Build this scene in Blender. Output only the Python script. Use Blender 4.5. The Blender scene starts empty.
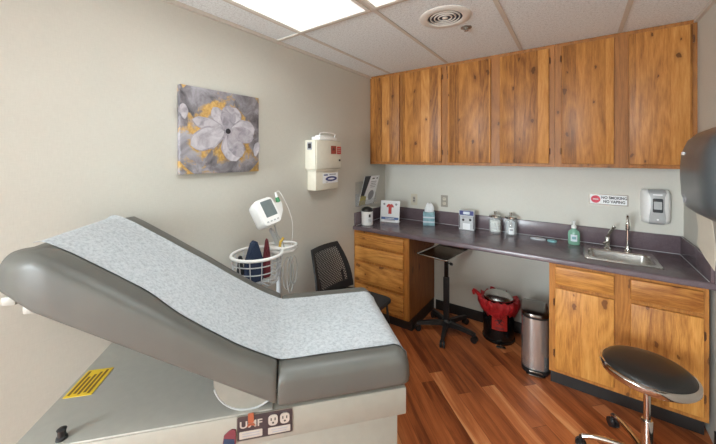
import bpy, bmesh, math, random
from mathutils import Vector as V, Matrix as M, noise
random.seed(7)
SC = bpy.context.scene
COL = SC.collection
PI = math.pi
# ---------------------------------------------------------------- room dimensions (metres)
L, R, D, F, C = -1.825, 0.622, 3.123, -3.60, 2.462     # left, right, back, front wall, ceiling
# ================================================================ materials
def lin(r, g, b):
    f = lambda c: (c/255/12.92) if c/255 <= .04045 else ((c/255+.055)/1.055)**2.4
    return (f(r), f(g), f(b), 1)
class NT:
    def __init__(s, name):
        s.m = bpy.data.materials.new(name); s.m.use_nodes = True
        s.t = s.m.node_tree; s.b = s.t.nodes['Principled BSDF']
    def n(s, typ, **kw):
        nd = s.t.nodes.new('ShaderNode'+typ)
        for k, v in kw.items():
            if k.startswith('i_'):
                key = k[2:]
                key = int(key) if key.isdigit() else key.replace('_', ' ')
                s.put(nd.inputs[key], v)
            else: setattr(nd, k, v)
        return nd
    def put(s, sock, v):
        if isinstance(v, bpy.types.NodeSocket): s.t.links.new(v, sock)
        elif isinstance(v, bpy.types.Node): s.t.links.new(v.outputs[0], sock)
        else: sock.default_value = v
    def math(s, op, a, b=0.0, c=0.0):
        nd = s.t.nodes.new('ShaderNodeMath'); nd.operation = op
        s.put(nd.inputs[0], a); s.put(nd.inputs[1], b); s.put(nd.inputs[2], c); return nd.outputs[0]
    def mix(s, f, a, b, mode='MIX'):
        nd = s.t.nodes.new('ShaderNodeMix'); nd.data_type = 'RGBA'; nd.blend_type = mode
        s.put(nd.inputs[0], f); s.put(nd.inputs[6], a); s.put(nd.inputs[7], b); return nd.outputs[2]
    def ramp(s, f, stops):
        nd = s.t.nodes.new('ShaderNodeValToRGB'); e = nd.color_ramp.elements
        while len(e) < len(stops): e.new(.5)
        for i, (p, c) in enumerate(stops):
            e[i].position = p; e[i].color = c if len(c) == 4 else (*c, 1)
        s.put(nd.inputs[0], f); return nd.outputs[0]
    def noise(s, vec, scale, detail=3, rough=.5, dist=0):
        nd = s.n('TexNoise'); s.put(nd.inputs['Vector'], vec); nd.inputs['Scale'].default_value = scale
        nd.inputs['Detail'].default_value = detail; nd.inputs['Roughness'].default_value = rough
        nd.inputs['Distortion'].default_value = dist; return nd.outputs[0]
    def mapping(s, vec, scale=(1, 1, 1), rot=(0, 0, 0), loc=(0, 0, 0)):
        nd = s.n('Mapping'); s.put(nd.inputs[0], vec); nd.inputs['Scale'].default_value = scale
        nd.inputs['Rotation'].default_value = rot; nd.inputs['Location'].default_value = loc; return nd.outputs[0]
    def obj(s): return s.n('TexCoord').outputs['Object']
    def bump(s, h, strength=.2, dist=.01):
        nd = s.n('Bump'); s.put(nd.inputs['Height'], h); nd.inputs['Strength'].default_value = strength
        nd.inputs['Distance'].default_value = dist; s.put(s.b.inputs['Normal'], nd.outputs[0])
    def set(s, col=None, rough=None, metal=None, **kw):
        if col is not None: s.put(s.b.inputs['Base Color'], col)
        if rough is not None: s.put(s.b.inputs['Roughness'], rough)
        if metal is not None: s.put(s.b.inputs['Metallic'], metal)
        for k, v in kw.items(): s.put(s.b.inputs[k.replace('_', ' ')], v)
        return s
MATS = {}
def plain(name, rgb, rough=.5, metal=0, var=.06, scale=30, bump=0, **kw):
    """procedural material: base colour with a faint tonal noise"""
    t = NT(name); c = lin(*rgb); o = t.obj()
    nz = t.noise(o, scale, 3)
    d = tuple(x*(1-var) for x in c[:3])+(1,); l = tuple(min(1, x*(1+var)) for x in c[:3])+(1,)
    t.set(t.ramp(nz, [(.3, d), (.7, l)]), rough, metal, **kw)
    if bump: t.bump(t.noise(o, scale*4, 2), bump, .002)
    MATS[name] = t.m; return t.m
def wood(name, axis, light, mid, dark, rough=.48, stave=.085, side=None, var=.24):
    """knotty glued-stave wood; axis = grain direction"""
    t = NT(name); o = t.obj()
    rnd = t.n('ObjectInfo').outputs['Random']
    off = t.n('CombineXYZ'); r100 = t.math('MULTIPLY', rnd, 37.0)
    for i in range(3): t.put(off.inputs[i], r100)
    add = t.n('VectorMath', operation='ADD'); t.put(add.inputs[0], o); t.put(add.inputs[1], off.outputs[0])
    p = add.outputs[0]
    sep = t.n('SeparateXYZ'); t.put(sep.inputs[0], p)
    a = {'Z': 0, 'X': 2, 'Y': 0}[axis]               # across-the-grain coordinate that makes the staves
    if axis == 'Y': a = 2
    cells = t.math('FLOOR', t.math('MULTIPLY', sep.outputs[a], 1/stave))
    wn = t.n('TexWhiteNoise', noise_dimensions='1D'); t.put(wn.inputs['W'], cells)
    tone = wn.outputs['Value']
    st = {'Z': (1, 1, .07), 'X': (.07, 1, 1), 'Y': (1, .07, 1)}[axis]
    # shift along the grain by stave
    sh = t.n('VectorMath', operation='ADD'); t.put(sh.inputs[0], p)
    cv = t.n('CombineXYZ')
    for i in range(3): t.put(cv.inputs[i], t.math('MULTIPLY', tone, 5.0))
    t.put(sh.inputs[1], cv.outputs[0])
    g = t.mapping(sh.outputs[0], st)
    fine = t.noise(g, 190, 5, .7)
    wide = t.noise(g, 26, 3, .6, .5)
    rings = t.math('FRACT', t.math('MULTIPLY', t.noise(t.mapping(sh.outputs[0], tuple(x if x == 1 else .16 for x in st)), 5, 2, .4, .4), 13))
    rings = t.math('ABSOLUTE', t.math('SUBTRACT', rings, .5))
    f = t.math('ADD', t.math('MULTIPLY', fine, .46), t.math('ADD', t.math('MULTIPLY', wide, .30), t.math('MULTIPLY', rings, .20)))
    f = t.math('ADD', f, t.math('MULTIPLY', t.math('SUBTRACT', tone, .5), var))
    col = t.ramp(f, [(.24, dark), (.46, mid), (.70, light)])
    # knots
    wob = t.n('VectorMath', operation='ADD'); t.put(wob.inputs[0], p)
    nv = t.n('TexNoise'); t.put(nv.inputs['Vector'], p); nv.inputs['Scale'].default_value = 30
    sc = t.n('VectorMath', operation='SCALE'); t.put(sc.inputs[0], nv.outputs['Color']); sc.inputs['Scale'].default_value = .03
    t.put(wob.inputs[1], sc.outputs[0])
    sp2 = t.n('SeparateXYZ'); t.put(sp2.inputs[0], wob.outputs[0]); cb2 = t.n('CombineXYZ')
    kx, kz = {'Z': (0, 2), 'X': (2, 0), 'S': (1, 2)}[side or axis]
    t.put(cb2.inputs[0], sp2.outputs[kx]); t.put(cb2.inputs[1], t.math('MULTIPLY', sp2.outputs[kz], .5))
    vo = t.n('TexVoronoi', voronoi_dimensions='2D'); t.put(vo.inputs['Vector'], cb2.outputs[0]); vo.inputs['Scale'].default_value = 7.0
    kd = vo.outputs['Distance']
    kc = t.n('SeparateColor'); t.put(kc.inputs[0], vo.outputs['Color'])
    on = t.math('GREATER_THAN', kc.outputs[0], .25)
    rad = t.math('MULTIPLY_ADD', t.math('POWER', kc.outputs[1], 2.0), .085, .035)
    k = t.math('SUBTRACT', 1.0, t.math('DIVIDE', kd, rad)); k = t.math('MULTIPLY', t.math('MAXIMUM', k, 0), on)
    col = t.mix(t.math('MINIMUM', t.math('MULTIPLY', k, 3.2), .92), col, tuple(x*.26 for x in dark[:3])+(1,))
    halo = t.math('MULTIPLY', t.math('MAXIMUM', t.math('SUBTRACT', 1.0, t.math('DIVIDE', kd, t.math('MULTIPLY', rad, 2.6))), 0), on)
    col = t.mix(t.math('MULTIPLY', halo, .6), col, dark)
    t.set(col, rough); t.bump(fine, .06, .001)
    t.b.inputs['Specular IOR Level'].default_value = .32; t.b.inputs['Coat Weight'].default_value = .03; t.b.inputs['Coat Roughness'].default_value = .25
    MATS[name] = t.m; return t.m
WL, WM, WD = lin(222, 170, 98), lin(200, 139, 68), lin(138, 82, 34)
UL, UM, UD = lin(202, 146, 82), lin(172, 114, 55), lin(112, 67, 29)
wood('oak_vertical', 'Z', WL, WM, WD); wood('oak_horizontal', 'X', WL, WM, WD, stave=.30)
wood('upper_vertical', 'Z', UL, UM, UD); wood('upper_frame', 'Z', lin(174, 118, 60), lin(154, 99, 47), lin(112, 70, 32), stave=.5, var=.05)
wood('base_frame', 'Z', lin(196, 138, 70), lin(176, 116, 54), lin(130, 80, 36), stave=.5, var=.05)  # frame colour darkened to suggest shadow in the gaps between fronts
wood('cabinet_side', 'Z', lin(160, 104, 54), lin(140, 86, 42), lin(104, 60, 28), stave=1.5, side='S')
def wallmat():
    t = NT('vinyl_wall'); o = t.obj()
    w1 = t.noise(t.mapping(o, (1, 1, .12)), 260, 2); w2 = t.noise(t.mapping(o, (.12, .12, 1)), 260, 2)
    h = t.math('ADD', w1, w2); big = t.noise(o, 3.0, 3)
    col = t.ramp(t.math('ADD', t.math('MULTIPLY', h, .35), t.math('MULTIPLY', big, .3)), [(.35, lin(197, 195, 186)), (.65, lin(205, 203, 194))])
    t.set(col, .62); t.bump(h, .12, .002); MATS['wall'] = t.m
wallmat()
def ceilmat():
    t = NT('ceiling_tile'); o = t.obj()
    a = t.noise(o, 150, 4, .75); b = t.noise(o, 60, 3, .6)
    pits = t.ramp(t.math('MULTIPLY_ADD', a, .7, t.math('MULTIPLY', b, .3)), [(.38, lin(190, 194, 194)), (.48, lin(229, 234, 235)), (.62, lin(240, 246, 248))])
    t.set(pits, .9); t.bump(a, .4, .004); MATS['tile'] = t.m
ceilmat()
def floormat():
    t = NT('laminate_planks'); o = t.obj()
    p = t.mapping(o, (1, 1, 1), (0, 0, math.radians(-137)))   # boards run diagonally
    sep = t.n('SeparateXYZ'); t.put(sep.inputs[0], p)
    x, y = sep.outputs[0], sep.outputs[1]
    W, LEN = .098, .95
    yr = t.math('MULTIPLY', y, 1/W); row = t.math('FLOOR', yr)
    wr = t.n('TexWhiteNoise', noise_dimensions='1D'); t.put(wr.inputs['W'], row)
    xr = t.math('ADD', t.math('MULTIPLY', x, 1/LEN), t.math('MULTIPLY', wr.outputs['Value'], 7.3)); cell = t.math('FLOOR', xr)
    cv = t.n('CombineXYZ'); t.put(cv.inputs[0], row); t.put(cv.inputs[1], cell)
    wn = t.n('TexWhiteNoise', noise_dimensions='2D'); t.put(wn.inputs['Vector'], cv.outputs[0]); tone = wn.outputs['Value']
    off = t.n('CombineXYZ'); t.put(off.inputs[0], t.math('MULTIPLY', tone, 11)); t.put(off.inputs[1], t.math('MULTIPLY', tone, 5))
    ad = t.n('VectorMath', operation='ADD'); t.put(ad.inputs[0], p); t.put(ad.inputs[1], off.outputs[0])
    g = t.mapping(ad.outputs[0], (.06, 1, 1))
    fine = t.noise(g, 120, 4, .65); wide = t.noise(t.mapping(ad.outputs[0], (.10, 1, 1)), 18, 3, .6, .8)
    f = t.math('ADD', t.math('MULTIPLY', fine, .28), t.math('ADD', t.math('MULTIPLY', wide, .62), t.math('MULTIPLY', t.math('SUBTRACT', tone, .5), .34)))
    col = t.ramp(f, [(.24, lin(112, 54, 28)), (.42, lin(166, 92, 50)), (.57, lin(194, 116, 68)), (.74, lin(222, 158, 106))])
    ey = t.math('ABSOLUTE', t.math('SUBTRACT', t.math('FRACT', yr), .5)); ex = t.math('ABSOLUTE', t.math('SUBTRACT', t.math('FRACT', xr), .5))
    seam = t.math('MAXIMUM', t.math('GREATER_THAN', ey, .485), t.math('GREATER_THAN', ex, .498))
    col = t.mix(t.math('MULTIPLY', seam, .55), col, lin(70, 34, 18))
    t.set(col, t.math('MULTIPLY_ADD', fine, .15, .30)); t.bump(seam, -.15, .002); MATS['floor'] = t.m
floormat()
def countermat():
    t = NT('laminate_worktop'); o = t.obj()
    a = t.noise(o, 220, 3, .7); b = t.noise(o, 14, 3)
    col = t.ramp(t.math('MULTIPLY_ADD', a, .7, t.math('MULTIPLY', b, .3)), [(.35, lin(89, 75, 81)), (.65, lin(110, 96, 101))])
    t.set(col, .24); MATS['counter'] = t.m
countermat()
def papermat():
    t = NT('crepe_paper'); o = t.obj()
    a = t.noise(o, 85, 4, .7); b = t.noise(o, 210, 2)
    col = t.ramp(a, [(.36, lin(158, 164, 169)), (.5, lin(178, 183, 188)), (.64, lin(190, 195, 198))])
    t.set(col, .85); t.bump(b, .25, .003); MATS['paper'] = t.m
papermat()
def vinyl():
    t = NT('taupe_vinyl'); o = t.obj()
    vo = t.n('TexVoronoi'); t.put(vo.inputs['Vector'], o); vo.inputs['Scale'].default_value = 500
    big = t.noise(o, 6, 3)
    t.set(t.ramp(big, [(.3, lin(87, 86, 82)), (.7, lin(94, 93, 88))]), .42); t.b.inputs['Specular IOR Level'].default_value = .38; t.bump(vo.outputs['Distance'], .06, .001)
    MATS['vinyl'] = t.m
vinyl()
def paintmat():
    t = NT('canvas_wash'); o = t.obj()
    a = t.noise(o, 7, 5, .65, .6); b = t.noise(o, 6.0, 5, .7, .4); c = t.noise(o, 60, 3)
    base = t.ramp(a, [(.34, lin(62, 58, 62)), (.47, lin(116, 111, 116)), (.64, lin(160, 156, 162))])
    # gilded patches round the flower and along the edges
    sep = t.n('SeparateXYZ'); t.put(sep.inputs[0], o)
    dx = t.math('ADD', sep.outputs[1], -.0); dz = t.math('ADD', sep.outputs[2], -.27)
    r = t.math('SQRT', t.math('ADD', t.math('MULTIPLY', dx, dx), t.math('MULTIPLY', dz, dz)))
    near = t.math('MAXIMUM', t.math('SUBTRACT', 1.0, t.math('DIVIDE', t.math('ABSOLUTE', t.math('SUBTRACT', r, .15)), .10)), 0)
    edge = t.math('MULTIPLY', t.math('GREATER_THAN', r, .325), .16)
    gm = t.ramp(t.math('ADD', b, t.math('ADD', t.math('MULTIPLY', near, .21), edge)), [(.60, (0, 0, 0)), (.68, (1, 1, 1))])
    gold = t.ramp(c, [(.3, lin(166, 126, 64)), (.7, lin(206, 168, 100))])
    t.set(t.mix(gm, base, gold), .6); t.bump(c, .1, .002); MATS['canvas'] = t.m
    t = NT('painted_petal'); o = t.obj(); a = t.noise(o, 16, 4, .6, .8)
    t.set(t.ramp(a, [(.28, lin(140, 134, 142)), (.5, lin(184, 179, 186)), (.75, lin(208, 204, 208))]), .6); MATS['petal'] = t.m
    t = NT('painted_petal_grey'); o = t.obj(); a = t.noise(o, 20, 4, .6, .8)
    t.set(t.ramp(a, [(.28, lin(122, 116, 124)), (.5, lin(164, 158, 166)), (.75, lin(190, 186, 190))]), .6); MATS['petal_grey'] = t.m
paintmat()
def brushed(name, rgb, rough, axis, metal=1.0):
    t = NT(name); o = t.obj(); s = [90, 90, 90]; s[axis] = 2
    a = t.noise(t.mapping(o, tuple(s)), 1.5, 3)
    c = lin(*rgb); t.set(t.ramp(a, [(.3, tuple(x*.85 for x in c[:3])), (.7, c)]), rough, metal); MATS[name] = t.m
brushed('steel', (222, 220, 216), .26, 0); brushed('steel_side', (205, 203, 200), .27, 2, .8)
plain('steel_lid', (128, 120, 114), .22, 1, .04)
plain('chrome', (214, 212, 208), .10, 1, .03)
plain('tray_steel', (176, 168, 158), .25, 1, .05)
plain('black_plastic', (34, 34, 35), .42); plain('black_rubber', (38, 35, 34), .5)
plain('black_gloss', (22, 22, 23), .18); plain('black_vinyl', (40, 39, 38), .33, bump=.1)
plain('black_fabric', (44, 46, 49), .85, bump=.2); plain('smoke_plastic', (74, 79, 82), .30)
plain('smoke_face', (54, 58, 62), .22)
plain('beige_metal', (152, 149, 139), .42, var=.03); plain('beige_deck', (162, 160, 152), .45, var=.03)
plain('beige_dark', (120, 114, 104), .5); plain('cream_plastic', (214, 208, 192), .42, var=.03)
plain('white_plastic', (232, 232, 230), .38, var=.03); plain('grey_plastic', (172, 174, 175), .38)
plain('light_grey', (188, 190, 192), .4); plain('screen_grey', (112, 122, 122), .2)
plain('white_card', (232, 234, 236), .5, var=.03); plain('red_label', (186, 44, 38), .5)
plain('brown_label', (146, 62, 48), .5); plain('navy_print', (52, 58, 118), .5)
plain('blue_print', (74, 104, 160), .5); plain('teal_box', (128, 166, 176), .6, var=.25, scale=24)
plain('teal_pad', (122, 168, 172), .6); plain('pale_pad', (205, 212, 220), .6)
plain('yellow_label', (226, 190, 40), .5); plain('brown_print', (120, 92, 30), .6)
plain('dark_print', (40, 36, 42), .5); plain('plate_dark', (58, 50, 54), .4)
plain('plate_text', (172, 163, 153), .5); plain('orange_tag', (150, 80, 54), .5); plain('pivot_grey', (132, 131, 123), .45)
plain('grey_text', (150, 150, 155), .5); plain('almond', (198, 190, 170), .4); plain('steel_plate', (150, 145, 136), .35, .6)
plain('sink_red', (200, 52, 74), .5); plain('navy_cuff', (38, 52, 78), .8, bump=.2); plain('maroon_cuff', (112, 46, 54), .8, bump=.2)
plain('green_plug', (62, 142, 92), .4); plain('yellow_plug', (206, 170, 70), .5); plain('cord_grey', (170, 170, 168), .5)
plain('cotton', (236, 236, 232), .95, bump=.5); plain('gold_print', (176, 166, 104), .6); plain('grey_print', (150, 150, 154), .6)
plain('t_bar', (206, 199, 188), .5, var=.03); plain('vent_white', (224, 220, 212), .5, var=.02); plain('vent_shade', (52, 58, 72), .6)
plain('door_paint', (180, 150, 110), .5)
plain('hinge_brown', (104, 66, 36), .4, .4)
def redbag():
    t = NT('red_bag'); o = t.obj(); a = t.noise(o, 26, 4, .6, .6)
    t.set(t.ramp(a, [(.3, lin(150, 20, 28)), (.7, lin(206, 48, 54))]), .3); t.bump(a, .6, .02); MATS['red_bag'] = t.m
redbag()
def glass(name, rgb, alpha, rough=.04):
    t = NT(name); t.set(t.ramp(t.noise(t.obj(), 8), [(0, lin(*rgb)), (1, lin(*rgb))]), rough, Alpha=alpha); MATS[name] = t.m
glass('clear_glass', (226, 232, 232), .22); glass('green_gel', (150, 206, 180), .50, .08); glass('acrylic', (205, 208, 208), .16, .08)
glass('fill_window_glass', (226, 232, 232), .06)
def lens():
    t = NT('lamp_diffuser'); o = t.obj(); a = t.noise(o, 40, 3)
    t.set((.8, .8, .8, 1), .4)
    t.put(t.b.inputs['Emission Color'], t.ramp(a, [(.3, lin(244, 250, 244)), (.7, lin(255, 255, 250))]))
    t.b.inputs['Emission Strength'].default_value = LAMP; MATS['lens'] = t.m
LAMP = .78; WORLD = 68.0
lens()
# ================================================================ geometry helpers
FR = {}
def frame(o, x, y):
    x = V(x).normalized(); y = V(y); y = (y-x*y.dot(x)).normalized(); z = x.cross(y)
    m = M((x, y, z)).transposed().to_4x4(); m.translation = V(o); return m
class MB:
    def __init__(s): s.bm = bmesh.new(); s.mi = 0; s.slots = []
    def mat(s, name):
        if name not in s.slots: s.slots.append(name)
        s.mi = s.slots.index(name); return s
    def _take(s, tmp, mtx=None):
        if mtx is not None: tmp.transform(mtx)
        me = bpy.data.meshes.new('tmp'); tmp.to_mesh(me); tmp.free()
        n = len(s.bm.faces); s.bm.from_mesh(me); bpy.data.meshes.remove(me)
        s.bm.faces.ensure_lookup_table()
        for f in s.bm.faces[n:]: f.material_index = s.mi
        return s
    def box(s, a, b, bev=0, seg=2, mtx=None):
        t = bmesh.new(); bmesh.ops.create_cube(t, size=1)
        a, b = V(a), V(b); c = (a+b)/2; d = b-a
        for v in t.verts: v.co = V((v.co.x*d.x, v.co.y*d.y, v.co.z*d.z))+c
        if bev: bmesh.ops.bevel(t, geom=t.edges[:], offset=min(bev, .49*min(abs(x) for x in d)), segments=seg, affect='EDGES', profile=.5)
        return s._take(t, mtx)
    def lathe(s, prof, c=(0, 0, 0), seg=32, mtx=None, a0=0, a1=2*PI, closed=True, sx=1, sy=1):
        t = bmesh.new(); rings = []
        full = abs(a1-a0-2*PI) < 1e-6; n = seg if full else seg+1
        for r, z in prof:
            if r < 1e-5: rings.append([t.verts.new((c[0], c[1], c[2]+z))])
            else: rings.append([t.verts.new((c[0]+sx*r*math.cos(a0+(a1-a0)*k/seg), c[1]+sy*r*math.sin(a0+(a1-a0)*k/seg), c[2]+z)) for k in range(n)])
        for p, q in zip(rings, rings[1:]):
            for k in range(n if full else n-1):
                k2 = (k+1) % n
                vs = [p[k % len(p)], p[k2 % len(p)], q[k2 % len(q)], q[k % len(q)]]
                u = []
                for x in vs:
                    if x not in u: u.append(x)
                if len(u) > 2:
                    try: t.faces.new(u)
                    except ValueError: pass
        if closed:
            for ring in (rings[0], rings[-1]):
                if len(ring) > 2: t.faces.new(ring)
        bmesh.ops.recalc_face_normals(t, faces=t.faces[:])
        return s._take(t, mtx)
    def rod(s, p, q, r, r2=None, seg=14):
        p, q = V(p), V(q); d = q-p; r2 = r if r2 is None else r2
        m = V((0, 0, 1)).rotation_difference(d.normalized()).to_matrix().to_4x4(); m.translation = p
        return s.lathe([(r, 0), (r2, d.length)], seg=seg, mtx=m)
    def tube(s, pts, r, seg=10, closed=False, smooth=0):
        pts = [V(p) for p in pts]
        for _ in range(smooth):                       # corner cutting
            o = []
            n = len(pts)
            for i in range(n if closed else n-1):
                a, b = pts[i], pts[(i+1) % n]; o += [a*.75+b*.25, a*.25+b*.75]
            pts = o if closed else [pts[0]]+o+[pts[-1]]
        t = bmesh.new(); n = len(pts); rings = []; up = None
        rr = r if isinstance(r, (list, tuple)) else None
        for i, p in enumerate(pts):
            a = pts[(i-1) % n] if (closed or i) else p; b = pts[(i+1) % n] if (closed or i < n-1) else p
            d = (b-a).normalized()
            if up is None: up = d.orthogonal().normalized()
            up = (up-d*up.dot(d)).normalized(); w = d.cross(up)
            ri = r if rr is None else rr[0]+(rr[1]-rr[0])*i/max(1, n-1)
            rings.append([t.verts.new(p+(up*math.cos(2*PI*k/seg)+w*math.sin(2*PI*k/seg))*ri) for k in range(seg)])
        for i in range(n if closed else n-1):
            p, q = rings[i], rings[(i+1) % n]
            for k in range(seg): t.faces.new((p[k], p[(k+1) % seg], q[(k+1) % seg], q[k]))
        if not closed:
            t.faces.new(rings[0][::-1]); t.faces.new(rings[-1])
        bmesh.ops.recalc_face_normals(t, faces=t.faces[:])
        return s._take(t)
    def prism(s, poly, th, mtx=None, bev=0):
        """polygon in local xy extruded from z=0 to z=th"""
        t = bmesh.new(); a = [t.verts.new((x, y, 0)) for x, y in poly]; b = [t.verts.new((x, y, th)) for x, y in poly]
        n = len(poly); t.faces.new(a[::-1]); t.faces.new(b)
        for i in range(n): t.faces.new((a[i], a[(i+1) % n], b[(i+1) % n], b[i]))
        bmesh.ops.recalc_face_normals(t, faces=t.faces[:])
        if bev: bmesh.ops.bevel(t, geom=[e for e in t.edges if e.calc_face_angle(0) > .6], offset=bev, segments=2, affect='EDGES')
        return s._take(t, mtx)
    def loft(s, rings, cap=True, mtx=None, closed=True):
        t = bmesh.new(); rr = [[t.verts.new(p) for p in ring] for ring in rings]
        for p, q in zip(rr, rr[1:]):
            n = len(p)
            for k in range(n if closed else n-1): t.faces.new((p[k], p[(k+1) % n], q[(k+1) % n], q[k]))
        if cap: t.faces.new(rr[0][::-1]); t.faces.new(rr[-1])
        bmesh.ops.recalc_face_normals(t, faces=t.faces[:])
        return s._take(t, mtx)
    def text(s, body, size, mtx, th=.0006, align='CENTER', sx=1, bold=.02):
        cu = bpy.data.curves.new('t', 'FONT'); cu.body = body; cu.size = size; cu.extrude = th/2; cu.align_x = align; cu.align_y = 'CENTER'; cu.resolution_u = 3; cu.offset = size*bold
        ob = bpy.data.objects.new('t', cu); COL.objects.link(ob); dg = bpy.context.evaluated_depsgraph_get(); dg.update()
        me = bpy.data.meshes.new_from_object(ob.evaluated_get(dg)); bpy.data.objects.remove(ob); bpy.data.curves.remove(cu)
        t = bmesh.new(); t.from_mesh(me); bpy.data.meshes.remove(me)
        if sx != 1: t.transform(M.Diagonal((sx, 1, 1, 1)))
        return s._take(t, mtx)
    def build(s, name, mat=None, parent=None, ang=38, loc=None):
        if mat and not s.slots: s.slots = [mat]
        me = bpy.data.meshes.new(name)
        ob = bpy.data.objects.new(name, me); COL.objects.link(ob)
        if parent is not None: fr = FR[parent.name]; ob.parent = parent; FR[ob.name] = fr
        else:
            if loc is None:
                cs = [v.co for v in s.bm.verts]
                loc = V(((min(c.x for c in cs)+max(c.x for c in cs))/2, (min(c.y for c in cs)+max(c.y for c in cs))/2, min(c.z for c in cs)))
            fr = M.Translation(V(loc)); ob.location = V(loc); FR[ob.name] = fr
        s.bm.transform(fr.inverted()); s.bm.normal_update(); s.bm.to_mesh(me); s.bm.free()
        for n in s.slots: me.materials.append(MATS[n])
        me.shade_smooth(); me.set_sharp_from_angle(angle=math.radians(ang))
        return ob
def tag(o, label, cat, group=None, kind=None):
    o['label'] = label; o['category'] = cat
    if group: o['group'] = group
    if kind: o['kind'] = kind
    return o
def thing(name, label, cat, loc, rotz=0, group=None):
    o = bpy.data.objects.new(name, None); COL.objects.link(o); o.empty_display_size = .1
    o.location = loc; o.rotation_euler = (0, 0, rotz)
    FR[o.name] = M.Translation(V(loc)) @ M.Rotation(rotz, 4, 'Z'); return tag(o, label, cat, group)
def struct(o): o['kind'] = 'structure'; return o
def B(a, b, bev=0, seg=2): return MB().box(a, b, bev, seg)
def circ(n, r, cx=0, cy=0, sx=1, sy=1, a0=0): return [(cx+sx*r*math.cos(a0+2*PI*k/n), cy+sy*r*math.sin(a0+2*PI*k/n)) for k in range(n)]
def rrect(w, h, r, n=5):
    o = []
    for cx, cy, a in ((w/2-r, h/2-r, 0), (-w/2+r, h/2-r, PI/2), (-w/2+r, -h/2+r, PI), (w/2-r, -h/2+r, 1.5*PI)):
        o += [(cx+r*math.cos(a+PI/2*k/n), cy+r*math.sin(a+PI/2*k/n)) for k in range(n+1)]
    return o
# ================================================================ the room
struct(B((L-.1, F-.1, -.1), (R+.1, D+.1, 0)).build('floor', 'floor', loc=(0, 0, 0)))
struct(B((L-.1, F-.1, C), (R+.1, D+.1, C+.1)).build('ceiling', 'tile', loc=(0, 0, C)))
struct(B((L-.1, F-.1, 0), (L, D+.1, C)).build('wall_left', 'wall', loc=(L, 0, 0)))
struct(B((R, F-.1, 0), (R+.1, D+.1, C)).build('wall_right', 'wall', loc=(R, 0, 0)))
struct(B((L, D, 0), (R, D+.1, C)).build('wall_back', 'wall', loc=(0, D, 0)))
WX0, WX1, WZ0, WZ1 = -1.77, -.72, .70, 2.30
struct(MB().box((L, F-.1, 0), (R, F, WZ0)).box((L, F-.1, WZ1), (R, F, C)).box((L, F-.1, WZ0), (WX0, F, WZ1)).box((WX1, F-.1, WZ0), (R, F, WZ1)).build('wall_front', 'wall', loc=(0, F, 0)))
wn_ = struct(B((WX0, F-.06, WZ0), (WX1, F-.055, WZ1)).build('fill_window_1', 'fill_window_glass'))  # unseen window, added to brighten the ceiling and the back wall
fm_ = MB(); k = .04
for a, b in (((WX0, WZ0), (WX1, WZ0+k)), ((WX0, WZ1-k), (WX1, WZ1)), ((WX0, WZ0+k), (WX0+k, WZ1-k)), ((WX1-k, WZ0+k), (WX1, WZ1-k)), (((WX0+WX1)/2-k/2, WZ0+k), ((WX0+WX1)/2+k/2, WZ1-k))): fm_.box((a[0], F-.08, a[1]), (b[0], F-.03, b[1]))
fm_.build('fill_window_frame', 'white_plastic', wn_)
# baseboards: black rubber cove base
def base(name, a, b): struct(B(a, b, .002).build(name, 'black_rubber'))
base('baseboard_left', (L, F+.008, 0), (L+.008, 2.50, .10))
base('baseboard_back', (-1.205, D-.008, 0), (-.157, D, .10))
base('baseboard_right', (R-.008, F+.008, 0), (R, 2.50, .10))
base('baseboard_front', (L+.008, F, 0), (R-.008, F+.008, .10))
# suspended-ceiling grid
GX = (-1.575, -.97, -.363, .246); GY = (1.53, .31, -.91, -2.13, -3.35)
tb = MB()
for x in GX: tb.box((x-.012, F, C-.006), (x+.012, D-.34 if x > -1.5 else D-.34, C))
for y in GY:
    for a, b in zip((L,)+GX, GX+(R,)):
        if (a, b) == (GX[1], GX[2]) or True: tb.box((a+.012 if a != L else a, y-.012, C-.006), (b-.012 if b != R else b, y+.012, C))
struct(tb.build('trim_1', 't_bar'))
struct(B((L, F, C-.022), (L+.018, D-.318, C-.0005)).build('trim_2', 't_bar'))
struct(B((R-.018, F, C-.022), (R, D-.318, C-.0005)).build('trim_3', 't_bar'))
# recessed fluorescent fixtures
def troffer(x0, x1, y0, y1, label, watts=7):
    t = thing('ceiling_light', label, 'ceiling light', ((x0+x1)/2, (y0+y1)/2, C), 0, 'recessed ceiling lights')
    f = MB(); z = C-.012; w = .022
    f.box((x0, y0, z), (x1, y0+w, C)).box((x0, y1-w, z), (x1, y1, C)).box((x0, y0+w, z), (x0+w, y1-w, C)).box((x1-w, y0+w, z), (x1, y1-w, C))
    f.build('frame', 'vent_white', t)
    B((x0+w, y0+w, C-.007), (x1-w, y1-w, C)).build('diffuser', 'lens', t)
    la = bpy.data.lights.new('ceiling_lamp', 'AREA'); la.shape = 'RECTANGLE'; la.size = x1-x0-2*w; la.size_y = y1-y0-2*w
    la.energy = watts; la.color = (.88, .98, 1); la.spread = math.radians(152)
    lo = bpy.data.objects.new('ceiling_lamp', la); COL.objects.link(lo); lo.parent = t; lo.location = (0, 0, -.0135)
troffer(-1.562, -.984, .324, 1.517, 'large white rectangular ceiling light panel nearer the left wall', 2.5)
troffer(-.956, -.377, .324, 1.517, 'ceiling light panel cut off by the top edge, only its corner showing', 9)
troffer(-.956, -.377, -2.12, -.92, 'unseen ceiling light panel added as fill over the near end of the room', 7)  # added behind the camera for frontal light on the back wall
troffer(-.350, .234, -2.12, -.92, 'second unseen ceiling light panel added as fill over the near end of the room', 7)  # another added panel, flattens the light from behind the camera
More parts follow.
